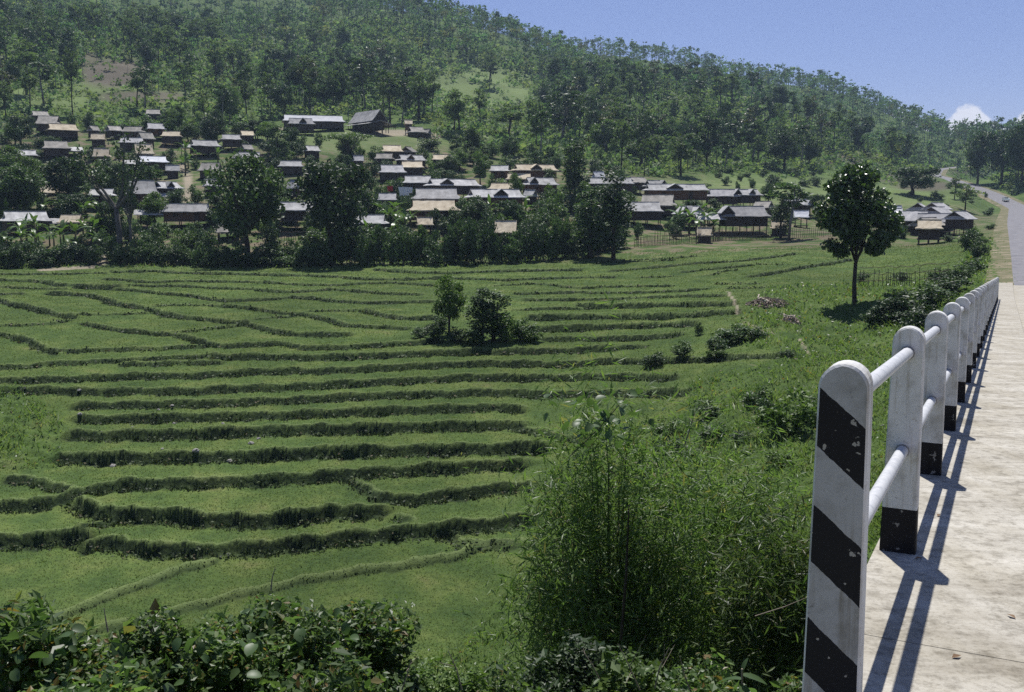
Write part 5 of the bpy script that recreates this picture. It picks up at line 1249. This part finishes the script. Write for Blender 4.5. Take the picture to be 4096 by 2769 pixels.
# ------------------------------------------------------------------ rice, weeds and grass
def blades(c, h, w, g, lean=.45, n_per=1):
    n = len(c); h = np.broadcast_to(h, (n,))*g.uniform(.6, 1.3, n); a = g.uniform(0, 6.28, n); d = np.c_[np.cos(a), np.sin(a), np.zeros(n)]
    le = g.uniform(.05, lean, n)[:, None]*h[:, None]; b = g.uniform(0, 6.28, n); l = np.c_[np.cos(b), np.sin(b), np.zeros(n)]*le
    w = np.broadcast_to(w, (n,))[:, None]*.5
    v = np.stack([c-d*w, c+d*w, c+l+np.c_[np.zeros((n, 2)), h]], 1).reshape(-1, 3)
    return v, np.arange(3*n).reshape(n, 3)
M_RICE = leaf_mat('rice_leaf', (.075, .112, .032), (.155, .190, .062), .65, .2, .4)
M_WEED = leaf_mat('bank_weed', (.016, .031, .010), (.085, .124, .038), .6, .25, .13, (.15, .12, .06))
M_GRASS = leaf_mat('wild_grass', (.072, .122, .028), (.170, .225, .060), .5, .3, .48, (.20, .18, .08))
g = np.random.default_rng(21)
# rice stands on the treads, thinner with distance
N = 420000; Yr = 34*np.exp(g.uniform(0, 1, N)*math.log(150/34)); Xr = g.uniform(-.56, .50, N)*Yr
fl = vsample(FLDg, Xr, Yr); rs = vsample(RISg, Xr, Yr); pth = vsample(PTHg, Xr, Yr)
patch = .5+.5*np.sin(Xr*.55+1.3*np.sin(Yr*.31))*np.sin(Yr*.47+Xr*.13)
k = (fl > .5) & (rs < .25) & (pth < .3) & (g.uniform(0, 1, N) < .42+.5*patch)
Xr, Yr = Xr[k], Yr[k]; c = np.c_[Xr, Yr, vsample(ZVg, Xr, Yr)-.03]
v, f = blades(c, .06+.0005*Yr, .035+.0008*Yr, g, 1.9); rice = obj('rice_plants', mesh_np('rice_plants', v, f, [M_RICE])); kind(rice, 'stuff', 'young green rice standing on the terraces')
print('rice', len(f))
# weeds hanging on the terrace banks
pts = []
for pl, hh, L, is_b in edges:
    d = np.r_[0, np.cumsum(np.hypot(*np.diff(pl, axis=0).T))]; n = int(d[-1]*(10 if not is_b else 5)*np.clip(60/pl[:, 1].mean(), .5, 1.4)); s = g.uniform(0, d[-1], n)
    x = np.interp(s, d, pl[:, 0]); y = np.interp(s, d, pl[:, 1]); h = np.interp(s, d, hh)
    x2 = np.interp(np.minimum(s+.5, d[-1]), d, pl[:, 0]); y2 = np.interp(np.minimum(s+.5, d[-1]), d, pl[:, 1]); tx, ty = x2-x, y2-y; ln = np.hypot(tx, ty)+1e-6
    o = g.uniform(-.80, -.06, n) if not is_b else g.uniform(-.55, -.28, n); pts.append(np.c_[x-ty/ln*o, y+tx/ln*o, h if not is_b else h*0])
pts = np.concatenate(pts); per = 4
c = np.repeat(np.c_[pts[:, 0], pts[:, 1], vsample(ZVg, pts[:, 0], pts[:, 1])-.03], per, 0)+g.normal(size=(len(pts)*per, 3))*np.array([.08, .08, .0])
v, f = blades(c, np.repeat(.08+.13*np.clip(pts[:, 2], .1, 1), per)*g.uniform(.5, 1.5, len(c)), .05+.0007*c[:, 1], g, .9)
lv = np.repeat(pts[pts[:, 2] > 0], 2, 0); lc = np.c_[lv[:, 0], lv[:, 1], vsample(ZVg, lv[:, 0], lv[:, 1])+g.uniform(0, .2, len(lv))]+g.normal(size=(len(lv), 3))*np.array([.15, .15, .04])
v2, f2 = leaves(lc, .12+.0012*lc[:, 1], g, .4, .7)
f2t = np.r_[f2[:, :3], f2[:, [0, 2, 3]]]+len(v)
we = obj('bank_weeds', mesh_np('bank_weeds', np.r_[v, v2], np.r_[f, f2t], [M_WEED])); kind(we, 'stuff', 'dark weeds growing on the terrace banks'); print('weeds', len(f)+len(f2t))
# wild grass on slopes, unfarmed patches and the stream bank
N = 330000; Yg = 5*np.exp(g.uniform(0, 1, N)**.85*math.log(150/5)); Xg = g.uniform(-.58, .56, N)*Yg
fl = vsample(FLDg, Xg, Yg); zg = vsample(ZVg, Xg, Yg); s_ = Xg*BD[0]+Yg*BD[1]; l_ = Xg*BN[0]+Yg*BN[1]
k = (fl < .3) & ~((s_ < 95) & (l_ > -.6)) & (vsample(PTHg, Xg, Yg) < .3); rd, _ = road_dist(Xg, Yg); k &= rd > 5.5
cl = .5+.5*np.sin(Xg*.9+2*np.sin(Yg*.4))*np.sin(Yg*.8+Xg*.3); k &= g.uniform(0, 1, N) < .35+.65*cl
Xg, Yg, zg, cl = Xg[k], Yg[k], zg[k], cl[k]
v, f = blades(np.c_[Xg, Yg, zg-.05], .12+.34*cl+.001*Yg, .014+.0012*Yg, g, 1.6); gr = obj('wild_grass', mesh_np('wild_grass', v, f, [M_GRASS])); kind(gr, 'stuff', 'rough wild grass on the slopes around the fields'); print('grass', len(f))
# low leafy ground cover between the grasses
k = g.uniform(0, 1, len(Xg)) < .30; q = np.c_[Xg, Yg, zg+.12+.2*cl][k]+g.normal(size=(k.sum(), 3))*np.array([.1, .1, .08])
v, f = leaves(q, .05+.0022*q[:, 1], g, .5, .7); gc = obj('ground_cover', mesh_np('ground_cover', v, f, [M_SMALL])); kind(gc, 'stuff', 'small leaved ground cover among the wild grass')

# ------------------------------------------------------------------ foreground shrubs on the bank below the bridge
def fg_shrub(u, vt, Y, half, n, leaf, label, m=M_SMALL, seed=0, big=0, up=.7, asp=.6, depth=1.0, tall=170):
    n = int(n*2.4); leaf *= 1.25; g = np.random.default_rng(900+seed); px = Y/F; top = P(u, vt, Y); rx = half*px; rz = tall*.5*px
    gx, gy = top[0], top[1]; gzz = float(gz(gx, gy)[0]); cz = top[2]-rz
    t = thing('shrub', label, 'shrub', (gx, gy, gzz)); base = np.array([gx, gy, gzz])
    cc = ball(34, g, .3)*np.array([rx*.86, rx*.8*depth, rz*.86])+np.array([0, 0, cz-gzz]); k = g.integers(0, 34, n)
    cr = rx*.40; q = cc[k]+ball(n, g, .4)*cr*g.uniform(.6, 1.3, 34)[k][:, None]
    v, f = leaves(q, leaf*np.where(g.uniform(0, 1, n) < .16, 2.1, 1.0)*g.uniform(.7, 1.2, n), g, up, asp); obj('foliage', mesh_np('foliage', v, f, [m]), t)
    for i in range(7):
        e = cc[g.integers(0, 34)]; mb = MB(); mb.tube([(g.uniform(-.1, .1), g.uniform(-.1, .1), -.2), (e[0]*.4, e[1]*.4, e[2]*.6), tuple(e)], [.03, .022, .008], 5, cap=False); obj('stem', mb.mesh('stem', M_TWIG), t)
    return t, g, cc, rx, rz
def big_leaf_mesh(L=.15, W=.125, notch=True):
    mb = MB(); n = 7
    for i in range(n):
        t = i/(n-1); w = W*.5*(math.sin(math.pi*(t*.93+.07))**.55)*(1 if t < 1 else 0); x = L*t; z = -.25*L*t*t
        mb.v += [(x-(.02*L if t == 0 else 0), -w, z+w*.28), (x, 0, z), (x-(.02*L if t == 0 else 0), w, z+w*.28)]
    for i in range(n-1):
        for k in (0, 1): mb.f.append((i*3+k, i*3+k+1, (i+1)*3+k+1, (i+1)*3+k)); mb.m.append(0)
    return mb.mesh('leaf', M_BIG, True)
BL = big_leaf_mesh()
def add_big(t, g, spots):
    for x, y, z in spots:
        o = obj('leaf', BL, t, (x, y, z), scale=g.uniform(.35, .8)); o.rotation_euler = (g.uniform(-.9, .9), g.uniform(-.3, 1.3), g.uniform(0, 6.28))
S = fg_shrub
t, g, cc, rx, rz = S(20, 612, 6.6, 70, 3600, .050, 'shrub with long pointed leaves at the end of the bank', seed=1, asp=.36)
add_big(t, g, [(rx*g.uniform(-.5, .9), rx*g.uniform(-1.0, .2), cc[:, 2].max()+g.uniform(-.35, .12)) for _ in range(26)])
t, g, cc, rx, rz = S(128, 622, 6.4, 82, 4200, .040, 'large leaved vine covered shrub beside the long leaved one', seed=2)
add_big(t, g, [(rx*g.uniform(-.95, .95), rx*g.uniform(-.9, .3), cc[:, 2].max()+g.uniform(-.5, .10)) for _ in range(64)])
t, g, cc, rx, rz = S(215, 618, 6.9, 66, 4200, .036, 'small leaved shrub between the two vine covered ones', seed=3)
add_big(t, g, [(rx*g.uniform(-.9, .9), rx*g.uniform(-.9, .1), cc[:, 2].max()+g.uniform(-.25, .12)) for _ in range(34)])
t, g, cc, rx, rz = S(288, 576, 7.4, 76, 6000, .036, 'tallest dense shrub topped with big vine leaves', seed=4, tall=230)
add_big(t, g, [(rx*g.uniform(-.95, .95), rx*g.uniform(-1.0, .2), cc[:, 2].max()+g.uniform(-.30, .16)) for _ in range(60)])
t, g, cc, rx, rz = S(372, 594, 8.0, 62, 5200, .038, 'arching glossy shrub beside the tallest dense one', seed=5, tall=200)
S(60, 668, 5.6, 90, 3200, .045, 'low leafy shrub growing before the vine covered one', seed=6, asp=.5)
S(330, 660, 6.4, 90, 4600, .034, 'low dark shrub growing before the tallest dense one', seed=7)
S(436, 640, 8.6, 52, 2600, .034, 'sparse pale shrub with dry stems', M_LEAFL, 8)
S(505, 656, 8.2, 60, 3000, .032, 'low straggling shrub among dry stems', M_SMALL, 9)
S(630, 655, 7.6, 60, 3200, .036, 'yellow green small leaved shrub under the bamboo', M_LEAFL, 10, asp=.75)
S(720, 660, 7.0, 66, 3000, .036, 'low shrub between the yellow green one and the railing', M_SMALL, 11)
S(790, 650, 7.8, 40, 2200, .04, 'narrow shrub against the striped railing post', M_SMALL, 12, asp=.5)
S(585, 640, 9.5, 70, 4200, .04, 'dark shrub in the shade at the bamboo foot', M_LEAFD, 13)
# broad leaved sapling at the frame foot
p = P(742, 672, 5.6); g = np.random.default_rng(77); gzz = float(gz(p[0], p[1])[0])
t = thing('sapling', 'young sapling with broad drooping leaves and a reddish tip', 'sapling', (p[0], p[1], gzz)); hz = p[2]-gzz
mb = MB(); mb.tube([(0, 0, -.2), (.03, 0, hz*.6), (0, 0, hz+.02)], [.02, .014, .006], 6); obj('stem', mb.mesh('stem', M_TWIG), t)
BL2 = big_leaf_mesh(.30, .11); 
for i in range(11):
    o = obj('leaf', BL2, t, (0, 0, hz-.02-.028*i), scale=.55+.06*i); o.rotation_euler = (g.uniform(-.3, .3), .15+.05*i, i*2.4)
o = obj('leaf', BL2, t, (0, 0, hz), scale=.3); o.rotation_euler = (0, -1.3, .5); o['label'] = 'reddish young leaf at the tip'
# ------------------------------------------------------------------ bamboo
def bamboo(u, vb, vt, Y, half, nc, nl, label, seed, leaf=.17):
    g = np.random.default_rng(seed); px = Y/F; x0 = float(A(u, 600))*Y; z0 = float(gz(x0, Y)[0]); topz = P(u, vt, Y)[2]-z0; t = thing('bamboo_clump', label, 'bamboo', (x0, Y, z0)); Q = []
    for i in range(nc):
        a = g.uniform(0, 6.28); rr = half*px*g.uniform(.25, 1.0); hz = topz*g.uniform(.62, 1.0)*(1-.25*(rr/(half*px))**2)
        b = Vector((math.cos(a)*.5*g.uniform(0, 1), math.sin(a)*.5*g.uniform(0, 1), -.3)); e = Vector((math.cos(a)*rr, math.sin(a)*rr*.8, hz)); m1 = Vector((math.cos(a)*rr*.28, math.sin(a)*rr*.25, hz*.55)); m2 = Vector((math.cos(a)*rr*.65, math.sin(a)*rr*.55, hz*.92))
        mb = MB(); mb.tube([b, m1, m2, e], [.024, .019, .011, .003], 5, cap=False); obj('culm', mb.mesh('culm', M_CULM, True), t)
        for s in np.linspace(.25, 1, 26):
            if s < .6: q = b.lerp(m1, s/.6) if s < .5 else m1.lerp(m2, (s-.5)/.3)
            else: q = m1.lerp(m2, min(1, (s-.5)/.3)) if s < .8 else m2.lerp(e, (s-.8)/.2)
            Q.append(tuple(q))
    Q = np.array(Q); k = g.integers(0, len(Q), nl//6); sp_c = Q[k]+g.normal(size=(len(k), 3))*np.array([.34, .34, .24])
    nd = len(k)//2; ph = g.uniform(0, 6.28, nd); el_ = np.arcsin(g.uniform(.02, 1, nd)); rr = g.uniform(.72, 1.03, nd); lump = 1+.13*np.sin(ph*3+1)+.10*np.sin(ph*7+el_*5)+.09*np.sin(el_*9+ph*2)
    sp_c[:nd] = np.c_[np.cos(ph)*np.cos(el_)**.7*half*px, np.sin(ph)*np.cos(el_)**.7*half*px*.8, (.05+.88*np.sin(el_))*topz]*(rr*lump)[:, None]
    q = np.repeat(sp_c, 6, 0)+g.normal(size=(len(k)*6, 3))*.11
    v, f = leaves(q, leaf, g, .55, .15, np.array([0, 0, -.5]), .45, .05); fo = obj('foliage', mesh_np('foliage', v, f, [M_BAMB]), t); fo['kind'] = 'stuff'
    return t
bamboo(612, 690, 388, 14.5, 112, 44, 50000, 'large feathery bamboo clump on the bank below the bridge', 51)
bamboo(700, 690, 425, 17.5, 118, 30, 38000, 'paler bamboo clump behind the large feathery one', 52, .18)
bamboo(785, 690, 490, 13.5, 80, 20, 24000, 'short bamboo clump beside the railing', 53, .16)
# round leaved vine on the bamboo top
g = np.random.default_rng(61); p = P(608, 412, 12.9); t = thing("vine", 'climbing vine with round pale leaves on the bamboo top', 'vine', p)
for i in range(58):
    o = obj('leaf', BL, t, (g.normal()*.36, g.normal()*.25, g.normal()*.22-.05), scale=g.uniform(.65, 1.1)); o.rotation_euler = (g.uniform(-.8, .8), g.uniform(-.7, .9), g.uniform(0, 6.28))
mb = MB(); mb.tube([(-.5, 0, -.6), (-.1, 0, -.2), (.3, .1, .25)], .008, 5); obj('stem', mb.mesh('stem', M_CULM), t)
# a dead pole and bare twigs
def stick(u0, v0, u1, v1, Y, r, label, m=M_TWIG, branches=0, seed=0, name='dead_stem', cat='stem'):
    g = np.random.default_rng(seed); a, b = P(u0, v0, Y), P(u1, v1, Y); a = a-np.array([0, 0, .0]); mb = MB(); d = b-a; mid = a+d*.5+np.array([g.normal()*.03*np.linalg.norm(d), 0, 0])
    mb.tube([tuple(np.zeros(3)), tuple(mid-a), tuple(d)], [r, r*.8, r*.4], 5)
    for i in range(branches):
        s = d*g.uniform(.4, .9); e = s+np.array([g.normal()*.28, g.normal()*.2, abs(g.normal())*.3])*np.linalg.norm(d); mb.tube([tuple(s), tuple(e)], [r*.5, r*.2], 4)
    o = obj(name, mb.mesh(name, m), None, a); tag(o, label, cat); return o
stick(621, 640, 629, 505, 12.6, .022, 'straight dark bare pole standing in the bamboo', M_BARK, seed=1, name='bare_pole', cat='pole')
stick(683, 450, 695, 412, 15.5, .012, 'pale bare twig forking above the grass', M_TWIG, 3, 2)
stick(755, 616, 808, 597, 9.5, .006, 'thin arching dry grass stalk before the railing post', M_TWIG, 0, 3)
for i, (u, v, du, dv, Y) in enumerate([(108,632,-4,-24,6.4),(150,634,6,-12,6.4),(271,590,4,-22,7.2),(402,690,9,-30,6.6),(462,690,-14,-40,6.5),(640,690,-22,-46,6.8),(655,688,14,-40,6.8),(600,680,-18,-30,7.5),(690,690,-10,-34,6.6)]):
    stick(u, v, u+du, v+dv, Y, .006, ('thin dry tendril rising from the vine leaves', 'bare woody twig among the low shrubs')[i > 2], M_TWIG, 2 if i > 2 else 0, 20+i)['group'] = ('dry tendrils over the shrubs', 'bare twigs among the low shrubs')[i > 2]
# ------------------------------------------------------------------ stones, rubbish heaps, fences
M_STONE = mat_noise('pale_stone', (.20, .19, .18), (.36, .34, .31), 4, .9, .5, .05)
def stone_mesh(seed):
    import bmesh
    bm = bmesh.new(); bmesh.ops.create_icosphere(bm, subdivisions=2, radius=1); r = random.Random(seed)
    for q in bm.verts: q.co *= 1+.18*math.sin(q.co.x*3+seed)+.14*math.sin(q.co.y*4+q.co.z*3); q.co.z *= .6
    me = bpy.data.meshes.new('stone'); bm.to_mesh(me); bm.free(); me.materials.append(M_STONE); return me
ST = [stone_mesh(i) for i in range(3)]
for i, (x, y, s) in enumerate([(525,930,.30),(1050,1050,.26),(530,1103,.30),(1145,1012,.24),(1480,1150,.24),(1668,1275,.36),(1715,1240,.28),(1520,1378,.42),(1300,1355,.40),(1080,1325,.2),(750,1405,.4),(1155,1135,.22),(880,1190,.15)]):
    u, v = cA(x, y); p = ground(u, v, .1, 34, 120); o = obj('stone', ST[i % 3], None, (p[0], p[1], float(gz(p[0], p[1])[0])+.02), i, s*.5); tag(o, 'pale stone lying on a terrace bank', 'stone', 'stones on the terrace banks')
M_HEAP = mat_noise('dry_litter', (.16, .13, .10), (.42, .37, .30), 9, .95, .8, .08, .1, (.30, .27, .22))
def heap(u, v, wpx, hpx, label, seed, n):
    p = ground(u, v, 0, 40, 140); px = p[1]/F; g = np.random.default_rng(seed); a = g.uniform(0, 6.28, n); r = g.uniform(0, 1, n)**.6; W = wpx*px*.5
    x, y = np.cos(a)*r*W, np.sin(a)*r*W*1.7; z = gz(p[0]+x, p[1]+y)-p[2]+.05+.5*(1-r)*g.uniform(.3, 1, n)
    t = thing('litter_heap', label, 'heap', p); vv, ff = leaves(np.c_[x, y, z], .30, g, .8, .5); o = obj('litter', mesh_np('litter', vv, ff, [leaf_mat('litter_'+str(seed), (.16, .12, .09), (.46, .40, .33), .9, .1, .0)]), t); o['kind'] = 'stuff'
    for i in range(8):
        mb = MB(); c = np.array([g.normal()*W*.4, g.normal()*W*.6, .5]); d = norm(g.normal(size=3)*np.array([1, 1, .25]))*g.uniform(.5, 1.1); mb.box(tuple(c), (abs(d[0])+.15, .12, .06), Matrix.Rotation(g.uniform(0, 3), 3, 'Z') @ Matrix.Rotation(g.uniform(-.3, .3), 3, 'Y')); obj('plank', mb.mesh('plank', M_HEAP), t)
heap(767, 304, 40, 14, 'large heap of dry litter and planks beside the field path', 71, 1500); heap(791, 322, 17, 6, 'small pale heap of dry litter below the large one', 72, 420)
def fence(pts2324, h, gap, label, y0, r=.03, rails=2, picket=True):
    s = 1/2.2695; P3 = np.array([ground(a*s, b*s, 0, y0, 300)[:2] for a, b in pts2324]); d = np.r_[0, np.cumsum(np.hypot(*np.diff(P3, axis=0).T))]; ss_ = np.arange(0, d[-1], gap)
    x = np.interp(ss_, d, P3[:, 0]); y = np.interp(ss_, d, P3[:, 1]); z = gz(x, y); t = thing('fence', label, 'fence', (x[0], y[0], z[0])); o0 = Vector((x[0], y[0], z[0])); rr = random.Random(int(pts2324[0][0]))
    me_ = []
    for k in range(4):
        mb = MB(); mb.tube([(0, 0, -.2), (rr.uniform(-.12, .12), rr.uniform(-.1, .1), h*rr.uniform(.75, 1.2))], [r, r*.7], 4); me_.append(mb.mesh('picket', M_POLE))
    if len(x) <= 300:
        for i in range(len(x)): obj('picket', me_[rr.randint(0, 3)], t, (x[i]-o0.x, y[i]-o0.y, z[i]-o0.z))
    for q in range(rails):
        mb = MB(); idx = list(range(0, len(x), max(1, len(x)//24)))+[len(x)-1]; hh = h*(.35+.4*q)
        mb.tube([(x[i]-o0.x, y[i]-o0.y, z[i]-o0.z+hh) for i in idx], .03, 4); obj('rail', mb.mesh('rail', M_POLE), t)
fence([(1440,560),(1500,556),(1580,553),(1640,546),(1740,543)], 1.9, .22, 'dark stick fence around the banana garden', 138, .045)
fence([(1740,543),(1800,540),(1900,536),(2000,530)], 1.5, .35, 'grey stick fence behind the lone tree', 138, .04)
fence([(300,598),(400,600),(560,600),(660,600)], 1.6, .3, 'pale stick fence in front of the hedge gap', 138, .035)
fence([(640,545),(700,545),(760,548)], 1.8, .4, 'stick fence below the platform house', 138, .05)
fence([(380,545),(440,548),(500,552)], 1.4, .4, 'stick fence below the long plank walled house', 138, .05)
fence([(0,600),(90,600),(190,597)], 1.5, .35, 'stick fence along the lowest banana grove', 138, .04)
fence([(1950,650),(2010,648),(2070,650),(2155,646)], 1.6, .55, 'leaning stake fence beyond the lone tree', 80, .035, 3)
fence([(2000,537),(2090,534),(2180,535)], 1.2, .6, 'low post and rail fence before the roadside houses', 120, .05)

# ------------------------------------------------------------------ the air in the valley
mb = MB(); x0, x1, y0, y1, z0, z1 = -2200.0, 2200.0, -300.0, 1650.0, -7.0, 420.0
mb.box(((x0+x1)/2, (y0+y1)/2, (z0+z1)/2), (x1-x0, y1-y0, z1-z0))
m = bpy.data.materials.new('thin_haze'); m.use_nodes = True; n = m.node_tree.nodes; n.remove(n['Principled BSDF'])
pv = n.new('ShaderNodeVolumePrincipled'); pv.inputs['Color'].default_value = (.55, .74, 1.0, 1); pv.inputs['Density'].default_value = .00016; pv.inputs['Anisotropy'].default_value = .2
m.node_tree.links.new(pv.outputs[0], n['Material Output'].inputs['Volume'])
hz = obj('haze', mb.mesh('haze', m)); kind(hz, 'stuff', 'thin bluish haze filling the valley air')
